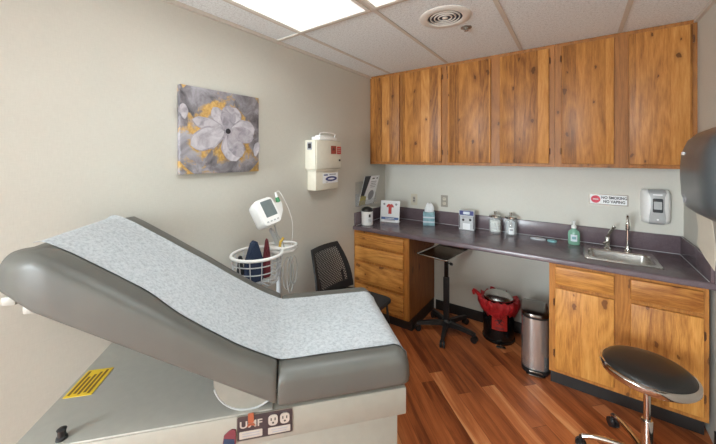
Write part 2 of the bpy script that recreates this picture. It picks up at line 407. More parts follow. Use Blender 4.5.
# round ceiling vent
cx, cy = -.665, 1.875
t = thing('ceiling_vent', 'round white ceiling air vent with concentric rings', 'vent', (cx, cy, C))
def ringp(p): return MB().lathe(p+[p[0]], (cx, cy, C), 48, closed=False)
ringp([(.104, -.0002), (.155, -.0002), (.156, -.003), (.148, -.007), (.112, -.010), (.104, -.007)]).build('flange', 'vent_white', t)
ringp([(.001, -.0005), (.1045, -.0005), (.1045, -.001), (.001, -.001)]).build('duct_shade', 'vent_shade', t)  # flat dark disc, paints the shade of the open recess between the rings
for r in (.083, .060, .037): ringp([(r, -.0012), (r+.008, -.0012), (r+.006, -.007), (r, -.007)]).build('ring', 'vent_white', t)
MB().lathe([(.017, -.0012), (.017, -.007), (.008, -.010), (0, -.010)], (cx, cy, C), 24).build('hub', 'vent_white', t)
sp = MB().lathe([(.034, 0), (.036, -.004), (.022, -.006), (.020, 0)], (-.60, 2.10, C), 28)
sp.lathe([(.020, 0), (.018, -.012), (.006, -.014), (.006, -.022), (.014, -.023), (.014, -.025), (0, -.025)], (-.60, 2.10, C), 20)
t = thing('sprinkler_head', 'small round metal sprinkler head in the ceiling beside the round vent', 'sprinkler', (-.60, 2.10, C)); sp.build('body', 'steel_plate', t)
# ================================================================ upper cabinets
yf = D-.315
def hinge(x, z, y, par, r=.0045): MB().rod((x, y-.005, z-.024), (x, y-.005, z+.024), r, seg=8).box((x-.008, y-.002, z-.020), (x+.008, y, z+.020)).build('hinge', 'hinge_brown', par)
def upper(x0, x1, doors, label):
    z0, z1 = 1.518, C-.002
    t = thing('wall_cabinet', label, 'cabinet', ((x0+x1)/2, (yf+D)/2, z0), 0, 'wooden wall cabinets along the back wall')
    g = .0008
    cb = MB().box((x0+g, yf+.02, z0+.03), (x0+.018, D, z1)).box((x1-.018, yf+.02, z0+.03), (x1-g, D, z1)).box((x0+.018, yf+.02, z0+.03), (x1-.018, D-.008, z0+.048))
    cb.box((x0+.018, yf+.02, z1-.018), (x1-.018, D-.008, z1)).box((x0+.018, D-.008, z0+.03), (x1-.018, D, z1)).build('carcass', 'cabinet_side', t)
    ff = MB()                                                         # face frame
    ff.box((x0+g, yf, z0), (x1-g, yf+.02, z0+.045)).box((x0+g, yf, z1-.045), (x1-g, yf+.02, z1))
    xs = [x0+g]+[v for d in doors for v in (d[0]+.012, d[1]-.012)]+[x1-g]
    for a, b in zip(xs[0::2], xs[1::2]): ff.box((a, yf, z0+.045), (b, yf+.02, z1-.045))
    ff.build('face_frame', 'upper_frame', t)
    for a, b, hs in doors:
        d = B((a, yf-.019, z0+.026), (b, yf-.0005, z1-.028), .005).build('door', 'upper_vertical', t)
        hx = a-.005 if hs < 0 else b+.005
        for z in (z0+.12, z1-.12): hinge(hx, z, yf, d)
upper(L, -.985, [(-1.798, -1.463, -1), (-1.435, -1.026, 1)], 'wooden wall cabinet in the back left corner, above the drawer unit')
upper(-.985, -.135, [(-.962, -.594, -1), (-.523, -.172, 1)], 'middle wooden wall cabinet, with the light reflected on its doors')
upper(-.135, R, [(-.09, .216, -1), (.294, .598, 1)], 'wooden wall cabinet at the right end, above the sink')
# ================================================================ base cabinets
yc = D-.61; ZB = .868
def drawer(a, b, z0, z1, par, name='drawer'): return B((a, yc-.021, z0), (b, yc-.0005, z1), .006).build(name, 'oak_horizontal', par)
t = thing('drawer_cabinet', 'wooden base cabinet with four drawers behind the mesh chair, at the left end', 'cabinet', (-1.52, yc+.3, 0))
x0, x1 = L, -1.222
cb = MB().box((x0+.001, yc+.02, .12), (x0+.02, D, ZB)).box((x1-.018, yc+.02, .12), (x1, D, ZB)).box((x0+.02, yc+.02, .12), (x1-.018, D, .138)).box((x0+.02, D-.01, .138), (x1-.018, D, ZB))
cb.build('carcass', 'cabinet_side', t)
B((x0+.001, yc+.075, 0), (x1-.004, D, .12)).build('toe_kick', 'black_rubber', t)
ff = MB().box((x1-.05, yc, .12), (x1, yc+.02, ZB)).box((x0+.001, yc, .12), (x0+.035, yc+.02, ZB))
zs = [(.152, .340), (.368, .556), (.582, .708), (.732, .848)]
for a, b in ((.12, .162), (.33, .378), (.546, .592), (.698, .742), (.838, ZB)): ff.box((x0+.035, yc, a), (x1-.05, yc+.02, b))
ff.build('face_frame', 'base_frame', t)
for a, b in zs: drawer(x0+.022, x1-.048, a, b, t)
t = thing('sink_cabinet', 'wooden base cabinet under the sink with two drawer fronts over two doors', 'cabinet', (.22, yc+.3, 0))
x0, x1 = -.153, .600
cb = MB().box((x0, yc+.02, .12), (x0+.018, D, ZB)).box((x1-.02, yc+.02, .12), (x1-.001, D, ZB)).box((x0+.018, yc+.02, .12), (x1-.02, D, .138)).box((x0+.018, D-.01, .138), (x1-.02, D, ZB))
cb.build('carcass', 'cabinet_side', t)
B((x0+.004, yc+.075, 0), (x1-.001, D, .12)).build('toe_kick', 'black_rubber', t)
ff = MB().box((x0, yc, .12), (x0+.045, yc+.02, ZB)).box((.184, yc, .12), (.280, yc+.02, ZB)).box((.566, yc, .12), (x1, yc+.02, ZB))
for a, b in ((x0+.045, .184), (.280, .566)):
    for z0, z1 in ((.12, .16), (.69, .735), (.84, ZB)): ff.box((a, yc, z0), (b, yc+.02, z1))
ff.build('face_frame', 'base_frame', t)
for a, b, hs in ((-.118, .194, -1), (.270, .578, 1)):
    drawer(a, b, .726, .850, t, 'drawer_front')
    d = B((a, yc-.019, .148), (b, yc-.0005, .702), .006).build('door', 'oak_vertical', t)
    for z in (.25, .60): hinge(a-.004 if hs < 0 else b+.004, z, yc, d)
# ================================================================ worktop, sink, faucet
HX0, HX1, HY0, HY1 = .072, .412, 2.655, 2.905        # cut-out for the bowl
yk = 2.49
t = thing('worktop', 'long dark purple grey laminate worktop with a raised backsplash', 'worktop', (-.61, 2.8, ZB))
w = MB(); z0, z1 = ZB, .905
def slab(a, b, c, d): w.box((a, c, z0), (b, d, z1))
slab(L+.001, HX0, yk+.012, D-.001); slab(HX1, R-.001, yk+.012, D-.001); slab(HX0, HX1, yk+.012, HY0); slab(HX0, HX1, HY1, D-.001)
pr = [(0, 0), (0, .037)]+[(-.012*math.sin(a), .037-.010*(1-math.cos(a))) for a in (PI/6, PI/3, PI/2)]+[(-.012, .004), (-.008, 0)]
w.prism(pr, R-L-.002, frame((L+.001, yk+.012, z0), (0, 1, 0), (0, 0, 1)))
w.build('top', 'counter', t)
w = MB().box((L+.001, D-.021, z1), (R-.001, D-.001, 1.032), .004).box((L+.001, yk+.02, z1), (L+.020, D-.021, 1.032), .004).box((R-.020, yk+.005, z1), (R-.001, D-.021, 1.032), .004)
w.build('backsplash', 'counter', t)
w = MB().tube([(L+.022, yk+.03, z1+.001), (L+.022, D-.023, z1+.001), (R-.022, D-.023, z1+.001), (R-.022, yk+.02, z1+.001)], .0022, 6); w.build('caulk_line', 'light_grey', t)
t = thing('sink', 'square stainless steel sink set in the worktop', 'sink', (.24, 2.79, .76))
X0, X1, Y0, Y1 = .045, .442, 2.62, 2.985
rim = MB(); zr = z1
def ringloft(mb, levels, n=6):
    mb.loft([[(cxx+p[0], cyy+p[1], z) for p in rrect(w_, h_, r_, n)] for cxx, cyy, w_, h_, r_, z in levels], cap=False)
mx, my = (X0+X1)/2, (Y0+Y1)/2; bx, by = (HX0+HX1)/2, (HY0+HY1)/2; bw, bh = HX1-HX0-.006, HY1-HY0-.006
ringloft(rim, [(mx, my, X1-X0, Y1-Y0, .02, z1+.0005), (mx, my, X1-X0-.006, Y1-Y0-.006, .02, z1+.006), (bx, by, bw+.014, bh+.014, .045, z1+.006), (bx, by, bw, bh, .04, z1-.002)])
rim.build('rim', 'steel', t)
bowl = MB()
ringloft(bowl, [(bx, by, bw, bh, .04, z1-.002), (bx, by, bw-.012, bh-.012, .045, .79), (bx, by, bw-.03, bh-.03, .06, .768), (bx, by, bw-.07, bh-.07, .07, .762), (bx, by, .05, .05, .0245, .758)])
bowl.build('bowl', 'steel', t)
MB().lathe([(.036, .0), (.036, .003), (.026, .002), (.012, .004), (0, .004)], (bx, by, .7585), 24).build('drain', 'chrome', t)
zf = z1+.0065
t = thing('faucet', 'chrome gooseneck faucet with a side lever behind the sink', 'faucet', (.26, 2.945, zf))
f = MB().lathe([(.022, 0), (.022, .008), (.014, .014), (.012, .03), (.009, .04)], (.303, 2.945, zf), 24)
f.tube([(.303, 2.945, zf+.03), (.303, 2.945, zf+.20), (.302, 2.935, zf+.262), (.297, 2.885, zf+.268), (.295, 2.862, zf+.245), (.294, 2.855, zf+.215)], .0085, 12, smooth=2)
f.build('spout', 'chrome', t)
MB().lathe([(.0105, 0), (.0125, .012), (.0125, .045), (.010, .05)], (.303, 2.945, zf+.155), 20).build('collar', 'chrome', t)
MB().lathe([(.011, 0), (.0125, .006), (.011, .03), (.009, .03), (.009, .0)], (.294, 2.855, zf+.192), 20).build('aerator', 'chrome', t)
MB().lathe([(.024, 0), (.024, .008), (.017, .014), (.0155, .05), (.017, .058), (.017, .075), (.012, .088), (0, .092)], (.190, 2.945, zf), 24).build('valve_body', 'chrome', t)
lv = MB().tube([(.190, 2.945, zf+.085), (.198, 2.940, zf+.115), (.215, 2.930, zf+.150), (.224, 2.924, zf+.170)], [.0085, .0105], 10, smooth=1)
lv.lathe([(0, -.012), (.010, -.008), (.013, 0), (.010, .008), (0, .012)], (.226, 2.923, zf+.172), 16); lv.build('lever', 'chrome', t)
MB().tube([(.190, 2.945, zf+.05), (.172, 2.915, zf+.052), (.165, 2.900, zf+.045)], .008, 10, smooth=1).build('side_nozzle', 'chrome', t)
# ================================================================ exam table
k_ = .925; E_ = V((0, 0, 1.597)); fn = V((-.552, 1.147, 0))
ua = math.radians(42); U_ = V((math.sin(ua), math.cos(ua), 0)); W_ = V((-math.cos(ua), math.sin(ua), 0))
def T(s, w, z): return E_+k_*(fn+U_*s+W_*w+V((0, 0, z))-E_)
ZF = 1.597-1.597/k_                                     # floor in table space
TM = M.Translation(E_) @ M.Scale(k_, 4) @ M.Translation(-E_) @ M.Translation(fn) @ M((U_, W_, (0, 0, 1))).transposed().to_4x4()
WID = .70
root = thing('exam_table', 'grey vinyl medical exam table with raised backrest on a beige metal base', 'exam table', tuple(T(-.6, .33, ZF)), 0)
bs = MB().box((-1.352, .008, .545), (-.012, .64, .655), .006, 2, TM); bs.build('upper_base', 'beige_metal', root)
dk = MB().box((-1.350, .010, .655), (-.54, .638, .662), .002, 1, TM); dk.build('deck', 'beige_deck', root)
MB().box((-1.25, .022, ZF+.10), (-.045, .615, .545), .006, 2, TM).build('pedestal', 'beige_metal', root)
MB().box((-1.22, .05, ZF), (-.08, .59, ZF+.10), .004, 2, TM).build('plinth', 'beige_dark', root)
MB().box((-.046, .06, .20), (-.040, .58, .535), .002, 1, TM).build('end_panel', 'beige_dark', root)
def prof(W, zb, th, inset, rc=.042, dip=.014, rim=.085):
    """cushion cross-section (w, z): steep sides, rounded upper corners, a shallow hollow between two rims"""
    a = inset; b = W-inset; rc = min(rc, th*.6); top = zb+th
    h = [(a+.012, zb), (a+.002, zb+.004), (a, zb+.016), (a-.003, zb+(th-rc)*.5), (a-.002, top-rc)]
    for i in range(1, 8):
        an = PI/2*i/7; h.append((a-.002+(rc+.002)*(1-math.cos(an)), top-rc+rc*math.sin(an)))
    h += [(a+rim-.022, top-.0005), (a+rim-.008, top-.003), (a+rim+.006, top-.5*dip-.001), (a+rim+.024, top-dip), (a+rim+.06, top-dip), (a+.24, top-dip)]
    return h+[(a+b-x, z) for x, z in h[::-1]]
def zb_back(s): return .676+(-.524-s)*.566
def th_back(s):
    pts = [(-.524, .127), (-.60, .119), (-.68, .119), (-.81, .134), (-.94, .154), (-1.07, .168), (-1.14, .174), (-1.235, .182), (-1.305, .181), (-1.33, .173), (-1.356, .150), (-1.385, .115), (-1.42, .080), (-1.44, .055)]
    for (a, x), (b, y) in zip(pts, pts[1:]):
        if a >= s >= b: return x+(y-x)*(a-s)/(a-b)
    return pts[-1][1] if s < -1 else pts[0][1]
def end_k(e, r): return 1 if e >= r else math.sqrt(max(0, 1-(1-e/r)**2))
S0, S1 = -.5265, -1.44
def sm(x): x = max(0, min(1, x)); return x*x*(3-2*x)
def back_ring(s):
    e0 = S0-s; th = th_back(s)*(.93+.07*end_k(e0, .04)); hd = sm((-.86-s)/.16); en = sm((-1.29-s)/.09)
    ins = .13*sm((-1.355-s)/.085)**1.3+.005*(1-end_k(e0, .03))
    return prof(WID, zb_back(s), th, ins, .034+.006*hd+.028*en, .016-.008*en, .078+.034*hd)
ss = [S0, S0-.004, S0-.012, S0-.025, S0-.05]+[S0-.05-(i*.05) for i in range(1, 15)]+[S1+x for x in (.05, .03, .018, .008, .002, 0)]
ss = sorted(set(round(x, 4) for x in ss), reverse=True)
mb = MB().loft([[T(s, w_, z) for w_, z in back_ring(s)] for s in ss]); mb.build('back_cushion', 'vinyl', root, ang=60)
def seat_ring(s):
    e1, e0 = .012-s, s+.521
    k1, k0 = end_k(e1, .06), end_k(e0, .04)
    th = .127*(.45+.55*k1)*(.9+.1*k0)
    ins = .045*(1-end_k(e1, .05))+.006*(1-k0)
    return prof(WID, .668, th, ins, .042, .013*k0, .078)
s2 = [-.521, -.517, -.508, -.49, -.46]+[-.42+.04*i for i in range(10)]+[-.048, -.03, -.018, -.008, 0, .006, .010, .012]
mb = MB().loft([[T(s, w_, z) for w_, z in seat_ring(s)] for s in s2]); mb.build('seat_cushion', 'vinyl', root, ang=60)
bp = MB().loft([[T(s, w_, zb_back(s)-d) for w_, d in ((.05, .001), (.64, .001), (.64, .018), (.05, .018))] for s in (-.56, -1.30)]); bp.build('back_panel', 'black_plastic', root)
# half-round pivot plates at the hinge
for wy in (.030, .65):
    poly = []
    for i in range(25):
        x = .122*math.cos(PI+PI*i/24); y = .122*math.sin(PI+PI*i/24); sx_ = -.625+x
        poly.append((x, min(y, (zb_back(sx_)+.012 if sx_ < -.527 else .672)-.786)))
    poly.append((0, .02))
    mb = MB().prism(poly, .005, TM @ frame((-.625, wy, .786), (1, 0, 0), (0, 0, 1))); pv = mb.build('pivot_plate', 'pivot_grey', root)
    arc = [TM @ V((-.625+.124*math.cos(PI+PI*i/24), wy-.004, .786+.124*math.sin(PI+PI*i/24))) for i in range(2, 21)]
    MB().tube(arc, .0035, 6).build('edge_trim', 'grey_plastic', pv)
MB().lathe([(.026, 0), (.024, .012), (.018, .016), (.018, .040), (.022, .052), (.014, .058), (0, .058)], seg=20, mtx=TM @ M.Translation((-1.216, .036, .662)) @ M.Scale(.62, 4)).build('knob', 'black_plastic', root)
# warning label on the deck
lb = MB().mat('yellow_label').box((-1.334, .235, .662), (-1.238, .395, .6635), 0, 1, TM)
lb.mat('brown_print')
for i in range(5):
    s_ = -1.326+.0165*i; lb.box((s_, .245+.008*(i % 2), .6635), (s_+.009, .385-.012*((i*3) % 4), .6642), 0, 1, TM)
lb.build('warning_label', None, root)
# outlet plate with the maker's letters
face = TM @ frame((0, .008, 0), (1, 0, 0), (0, 0, 1))     # local x along the table, y up, z towards the room
def fx(s, z, d=0): return face @ M.Translation((s, z, d))
pc, pz = -.566, .611
pl = MB().mat('plate_dark').prism(rrect(.194, .086, .006), .004, fx(pc, pz)); pl.mat('beige_dark').prism(rrect(.199, .091, .006), .0025, fx(pc, pz))
pl.mat('plate_text').text('UMF', .034, fx(pc-.050, pz+.012, .0045), sx=1.2).prism(rrect(.080, .026, .003), .0008, fx(pc-.050, pz-.024, .004)).prism(rrect(.080, .024, .003), .0008, fx(pc+.050, pz-.026, .004))
pl.mat('grey_text').prism(rrect(.06, .004, .001), .0006, fx(pc-.050, pz-.019, .0048)).prism(rrect(.06, .004, .001), .0006, fx(pc-.050, pz-.028, .0048)).prism(rrect(.06, .004, .001), .0006, fx(pc+.05, pz-.022, .0048)).prism(rrect(.05, .004, .001), .0006, fx(pc+.05, pz-.031, .0048))
plate = pl.build('outlet_plate', None, root)
for s_ in (pc+.028, pc+.070):
    o = MB().mat('plate_text').prism(rrect(.034, .038, .013), .003, fx(s_, pz+.014, .004)); o.mat('dark_print')
    for dx in (-.007, .007): o.prism(rrect(.004, .010, .001), .0006, fx(s_+dx, pz+.018, .007))
    o.prism(circ(12, .0035), .0006, fx(s_, pz+.005, .007)); o.build('socket', None, plate)
MB().mat('orange_tag').prism(rrect(.020, .036, .004), .0016, fx(pc-.050, pz+.036, .0055)).prism([(-.010, -.02), (.010, -.02), (.016, -.03), (0, -.026), (-.014, -.032)], .0016, fx(pc-.050, pz+.036, .0055)).build('tag', None, root)
sw = MB().mat('maroon_cuff').prism([(0, 0), (.044, -.010), (.044, .040), (.030, .044), (.018, .038), (.004, .026)], .006, fx(pc-.146, pz-.040, .0)); sw.mat('navy_cuff').prism([(.002, 0), (.040, -.009), (.040, .010), (.004, .018)], .0008, fx(pc-.146, pz-.040, .006)); sw.build('switch', None, root)
# paper roll holder below the head end
for s_ in (-1.362, -1.305):
    MB().box((s_-.020, .035, zb_back(s_)-.034), (s_+.020, .052, zb_back(s_)-.004), .006, 2, TM).build('paper_roll_bracket', 'beige_deck', root)
# the paper itself
def top_at(s, w_):
    """cushion surface height under (s, w)"""
    ring = back_ring(s) if s < -.529 else (seat_ring(s) if s > -.521 else None)
    if ring is None: return min(top_at(-.5295, w_), top_at(-.5205, w_))
    up = [p for p in ring if p[1] > (zb_back(s) if s < -.525 else .672)+.03]
    best = 0
    for (x0_, z0_), (x1_, z1_) in zip(up, up[1:]):
        if min(x0_, x1_)-1e-6 <= w_ <= max(x0_, x1_)+1e-6 and abs(x1_-x0_) > 1e-6:
            best = max(best, z0_+(z1_-z0_)*(w_-x0_)/(x1_-x0_))
    return best
def paper():
    NS, NW = 110, 20
    cols = []
    ss_ = [-1.350+(1.350+.004)*i/NS for i in range(NS+1)]
    grid = []
    for i, s in enumerate(ss_):
        a = .084+.034*sm((-.86-s)/.16)+.003*noise.noise(V((s*6, 0, 0))); b = .614-.022*sm((-.86-s)/.16)+.003*noise.noise(V((s*5, 9, 0)))
        grid.append([[s, a+(b-a)*j/NW, 0] for j in range(NW+1)])
    for j in range(NW+1):
        zz = [top_at(r[j][0], r[j][1]) for r in grid]
        for _ in range(3):
            z2 = zz[:]
            for i in range(1, len(zz)-1): z2[i] = max(zz[i], (zz[i-1]+zz[i+1])/2)
            zz = z2
        for i, r in enumerate(grid): r[j][2] = zz[i]+.0035+.0015*(noise.noise(V((r[j][0]*9, r[j][1]*5, 3)))+.6)
    # hanging foot end
    last = grid[-1]
    for dz, ds in ((.012, .012), (.035, .016), (.06, .0155)):
        grid.append([[last[j][0]+ds, last[j][1], last[j][2]-dz] for j in range(NW+1)])
    t = bmesh.new(); vs = [[t.verts.new(T(*p)) for p in r] for r in grid]
    for i in range(len(vs)-1):
        for j in range(NW): t.faces.new((vs[i][j], vs[i+1][j], vs[i+1][j+1], vs[i][j+1]))
    bmesh.ops.recalc_face_normals(t, faces=t.faces[:])
    if sum(f.normal.z for f in t.faces) < 0: bmesh.ops.reverse_faces(t, faces=t.faces[:])
    geo = t.faces[:]
    r = bmesh.ops.solidify(t, geom=geo, thickness=-.0012)
    m = MB(); m._take(t); return m
tag(paper().build('exam_paper', 'paper', ang=50), 'white crinkled disposable paper sheet covering the exam table cushions', 'paper sheet')
# ================================================================ wall picture
t = thing('wall_picture', 'square canvas painting of a pale flower on grey and gold', 'picture', (L, 1.086, 1.497))
cy0, cy1, cz0, cz1 = .826, 1.346, 1.497, 2.002
B((L, cy0, cz0), (L+.032, cy1, cz1), .003).build('canvas', 'canvas', t)
fp = M.Translation((L+.0322, cy0, cz0)) @ M((( 0, 0, 1), (1, 0, 0), (0, 1, 0))).to_4x4()   # local x->Y, y->Z, z->X
def petal(tip, base_, wdt, ly, sk=.0):
    a, b = V(base_), V(tip); d = b-a; n = V((-d.y, d.x)).normalized(); pts = []
    N = 14
    for i in range(N+1):
        u = i/N; wv = 1.45*wdt*max(0, 1-(2*u**1.2-1)**2)**.62; pts.append(a+d*u+n*wv*(1+.05*math.sin(u*17)))
    for i in range(N-1, 0, -1):
        u = i/N; wv = 1.45*wdt*max(0, 1-(2*u**1.2-1)**2)**.62; pts.append(a+d*u-n*wv*(1+.05*math.sin(u*13+2)))
    fl.prism([(p.x, p.y) for p in pts], .0004, fp @ M.Translation((0, 0, ly)))
fl = MB().mat('petal')
S_ = .52; c0 = (.285, .26)
for i, (tip, bs_, wdt) in enumerate([((.19, .40), c0, .030), ((.345, .415), c0, .044), ((.295, .425), c0, .034), ((.065, .315), c0, .026), ((.055, .165), (.275, .265), .045), ((.485, .285), (.29, .262), .044), ((.475, .225), c0, .036), ((.345, .07), c0, .050), ((.385, .10), c0, .036), ((.012, .40), (.022, .31), .016), ((.508, .20), (.485, .10), .016)]):
    fl.mat('petal_grey'); petal(tip, bs_, wdt*1.04, .0006*i)
    fl.mat('petal' if i not in (2, 6, 8) else 'petal_grey'); petal(tuple(V(tip)*.985+V(bs_)*.015), tuple(V(bs_)*.94+V(tip)*.06), wdt*.90, .0006*i+.0003)
fl.mat('dark_print').prism(circ(18, .017, *c0), .0006, fp @ M.Translation((0, 0, .0075)))
fl.build('painted_flower', None, t)
# ================================================================ sharps container and glove box on the left wall
xw = L; Y0, Y1 = 1.82, 2.155; xf = L+.115
t = thing('sharps_cabinet', 'beige locking sharps cabinet with red labels mounted on the left wall', 'sharps container', (xw, 1.99, 1.492))
B((xw, Y0, 1.492), (xf, Y1, 1.735), .008).build('housing', 'cream_plastic', t)
B((xf-.001, Y0+.012, 1.500), (xf+.006, Y1-.008, 1.728), .004).build('door', 'cream_plastic', t)
lid = MB().box((xw+.015, Y0+.06, 1.735), (xf-.005, Y1-.05, 1.765), .008).box((xw+.03, Y0+.09, 1.765), (xf-.02, Y1-.09, 1.778), .004); lid.tube([(xf-.02, Y0+.07, 1.765), (xf-.005, Y0+.07, 1.80), (xf-.005, Y1-.07, 1.80), (xf-.02, Y1-.07, 1.765)], .005, 8, smooth=1); lid.build('drop_lid', 'white_plastic', t)
wm = lambda y, z, x=xf+.006: frame((x, y, z), (0, 1, 0), (0, 0, 1))
lb = MB().mat('brown_label').prism(rrect(.070, .070, .003), .001, wm(2.045, 1.655)); lb.mat('dark_print')
for a in range(3): lb.prism(circ(14, .006, .008*math.cos(PI/2+a*2*PI/3), .006+.008*math.sin(PI/2+a*2*PI/3)), .0004, wm(2.045, 1.655, xf+.007))
lb.build('warning_label', None, t)
lb = MB().mat('red_label').prism(rrect(.055, .066, .003), .001, wm(2.118, 1.652)); lb.mat('plate_text')
for i in range(3): lb.prism(rrect(.04, .006, .001), .0004, wm(2.118, 1.668-.016*i, xf+.007))
lb.build('hazard_label', None, t)
MB().lathe([(.009, 0), (.009, .006), (.006, .008), (0, .008)], seg=14, mtx=frame((xf+.006, 2.125, 1.565), (0, 1, 0), (0, 0, 1))).build('lock', 'dark_print', t)
sd = MB().mat('grey_print').prism(rrect(.052, .062, .004), .001, frame((L+.055, Y0, 1.685), (1, 0, 0), (0, 0, 1))); sd.mat('dark_print').prism(rrect(.034, .040, .004), .0005, frame((L+.055, Y0-.001, 1.685), (1, 0, 0), (0, 0, 1))); sd.build('side_window', None, t)
t = thing('glove_box_holder', 'beige glove dispenser below the sharps cabinet on the left wall', 'glove dispenser', (xw, 1.99, 1.316))
gx = L+.098
hd = MB().box((xw, Y0+.028, 1.318), (gx, Y1-.018, 1.492), .007); hd.box((xw, Y0+.016, 1.478), (gx+.014, Y1-.006, 1.4915), .003); hd.build('housing', 'cream_plastic', t)
lb = MB().mat('white_card').prism(rrect(.20, .085, .003), .001, wm(2.03, 1.415, gx)); lb.mat('navy_print').prism(circ(26, .05, 0, 0, 1.5, .42), .0006, wm(2.04, 1.408, gx+.001)).prism(rrect(.05, .010, .001), .0006, wm(1.97, 1.442, gx+.001)); lb.mat('grey_text').prism(rrect(.09, .008, .001), .0006, wm(2.06, 1.445, gx+.001)).prism(rrect(.03, .006, .001), .0006, wm(1.985, 1.382, gx+.001))
lb.mat('white_card').prism(circ(20, .028, 0, 0, 1.6, .25), .0004, wm(2.04, 1.408, gx+.0016)); lb.build('label', None, t)
# ================================================================ brochure holder on the left wall, above the worktop
t = thing('brochure_holder', 'clear acrylic wall pocket in the corner above the white canister', 'brochure holder', (L, 2.69, 1.10))
h = MB().box((L, 2.53, 1.09), (L+.004, 2.86, 1.34)).box((L+.004, 2.53, 1.09), (L+.045, 2.86, 1.095)).box((L+.004, 2.53, 1.095), (L+.045, 2.534, 1.22)).box((L+.004, 2.856, 1.095), (L+.045, 2.86, 1.22)).box((L+.041, 2.534, 1.095), (L+.045, 2.856, 1.15)); h.build('pocket', 'acrylic', t)
bm_ = frame((L+.016, 2.695, 1.098), (0, 1, 0), (.085, 0, .30))
t = thing('brochure', 'black and white brochure leaning out of the acrylic wall pocket', 'brochure', (L+.016, 2.695, 1.096))
b = MB().mat('white_card').box((-.140, 0, 0), (.140, .315, .004), .001, 1, bm_); b.mat('dark_print').prism([(-.14, .10), (-.075, .10), (-.03, .315), (-.14, .315)], .0006, bm_ @ M.Translation((0, 0, .004))).prism(rrect(.045, .012, .002), .0006, bm_ @ M.Translation((.03, .285, .004))).prism(rrect(.03, .012, .002), .0006, bm_ @ M.Translation((.10, .285, .004)))
b.mat('gold_print').prism([(-.14, 0), (-.02, 0), (-.03, .09), (-.075, .10), (-.14, .12)], .0006, bm_ @ M.Translation((0, 0, .004))); b.mat('grey_print').prism(circ(20, .055, .05, .10, 1, 1), .0006, bm_ @ M.Translation((0, 0, .004))); b.mat('grey_text')
for i in range(4): b.prism(rrect(.11-.02*(i % 2), .006, .001), .0006, bm_ @ M.Translation((.05, .25-.02*i, .004)))
b.build('cover', None, t)
# ================================================================ things on the worktop
zc = .9052
t = thing('wipes_canister', 'white wipes canister with a black lid at the left end of the worktop', 'canister', (-1.742, 2.625, zc))
MB().lathe([(.054, 0), (.058, .004), (.058, .135), (.055, .140), (0, .140)], (-1.742, 2.625, zc), 36).build('tub', 'white_plastic', t)
MB().lathe([(.059, .138), (.059, .152), (.050, .166), (.028, .178), (.012, .182), (0, .182)], (-1.742, 2.625, zc), 36).build('lid', 'black_plastic', t)
fm = M.Translation((-1.742, 2.625, zc))
lb = MB().mat('white_card').lathe([(.0585, .03), (.0585, .115)], (0, 0, 0), 14, fm, -1.25, .15, closed=False); lb.mat('dark_print').lathe([(.0588, .082), (.0588, .112)], (0, 0, 0), 6, fm, -.72, -.36, closed=False); lb.mat('grey_text')
for i in range(3): lb.lathe([(.0588, .062-.013*i), (.0588, .067-.013*i)], (0, 0, 0), 6, fm, -.78, -.3, closed=False)
lb.build('label', None, t)
# information card with red shirt
t = thing('display_card', 'white upright card with a red shirt picture beside the white canister', 'display card', (-1.63, 2.87, zc), 0)
dm = frame((-1.610, 2.852, zc), (.955, .20, 0), (0, .14, 1))
b = MB().mat('white_card').box((-.105, 0, -.004), (.105, .225, 0), .001, 1, dm).prism(rrect(.19, .07, .004), .003, M.Translation((-1.617, 2.890, zc)) @ M.Rotation(.206, 4, 'Z'))
b.mat('acrylic') if False else None
b.mat('blue_print').prism(rrect(.19, .024, .002), .0006, dm @ M.Translation((0, .040, 0))); b.mat('red_label')
sh_ = [(-.022, -.075), (.022, -.075), (.020, -.01), (.026, .018), (.040, .005), (.050, .022), (.030, .048), (.012, .052), (0, .044), (-.012, .052), (-.030, .048), (-.050, .022), (-.040, .005), (-.026, .018), (-.020, -.01)]
b.prism([(x*.82, y*.82) for x, y in sh_], .0007, dm @ M.Translation((0, .148, 0))); b.mat('grey_text').prism(circ(12, .012, -.066, .188), .0006, dm).prism(circ(12, .012, .066, .188), .0006, dm)
b.prism(rrect(.12, .006, .001), .0006, dm @ M.Translation((0, .020, 0))); b.mat('white_card').prism(rrect(.10, .006, .001), .0004, dm @ M.Translation((0, .040, .0006)))
b.mat('plate_dark').prism(circ(10, .006, -.004, .160), .0004, dm @ M.Translation((0, 0, .0007)))
b.build('card', None, t)
# tissue box
t = thing('tissue_box', 'pale teal tissue box with a white tissue sticking out', 'tissue box', (-1.225, 2.985, zc), math.radians(20))
xm = M.Translation((-1.225, 2.985, zc)) @ M.Rotation(math.radians(20), 4, 'Z')
b = MB().mat('teal_box').box((-.056, -.056, 0), (.056, .056, .128), .003, 2, xm); b.mat('pale_pad')
for z in (.03, .075): b.box((-.0565, -.0565, z), (.0565, .0565, z+.014), 0, 1, xm)
b.mat('dark_print').prism(circ(20, .02, 0, 0, 1.5, .8), .0005, xm @ M.Translation((0, 0, .128))); b.build('carton', None, t)
rings = []
for i in range(9):
    u = i/8; z = .125+.088*u; r = .030*(1-u*.55)+.012*math.sin(u*PI)
    rings.append([xm @ V((r*(1.25+.25*math.sin(3*a+u*2))*math.cos(a), r*.5*(1+.35*math.cos(4*a+u*3))*math.sin(a), z+.012*math.sin(2*a+1)*u)) for a in (2*PI*k/24 for k in range(24))])
MB().loft(rings).build('tissue', 'white_card', t, ang=80)
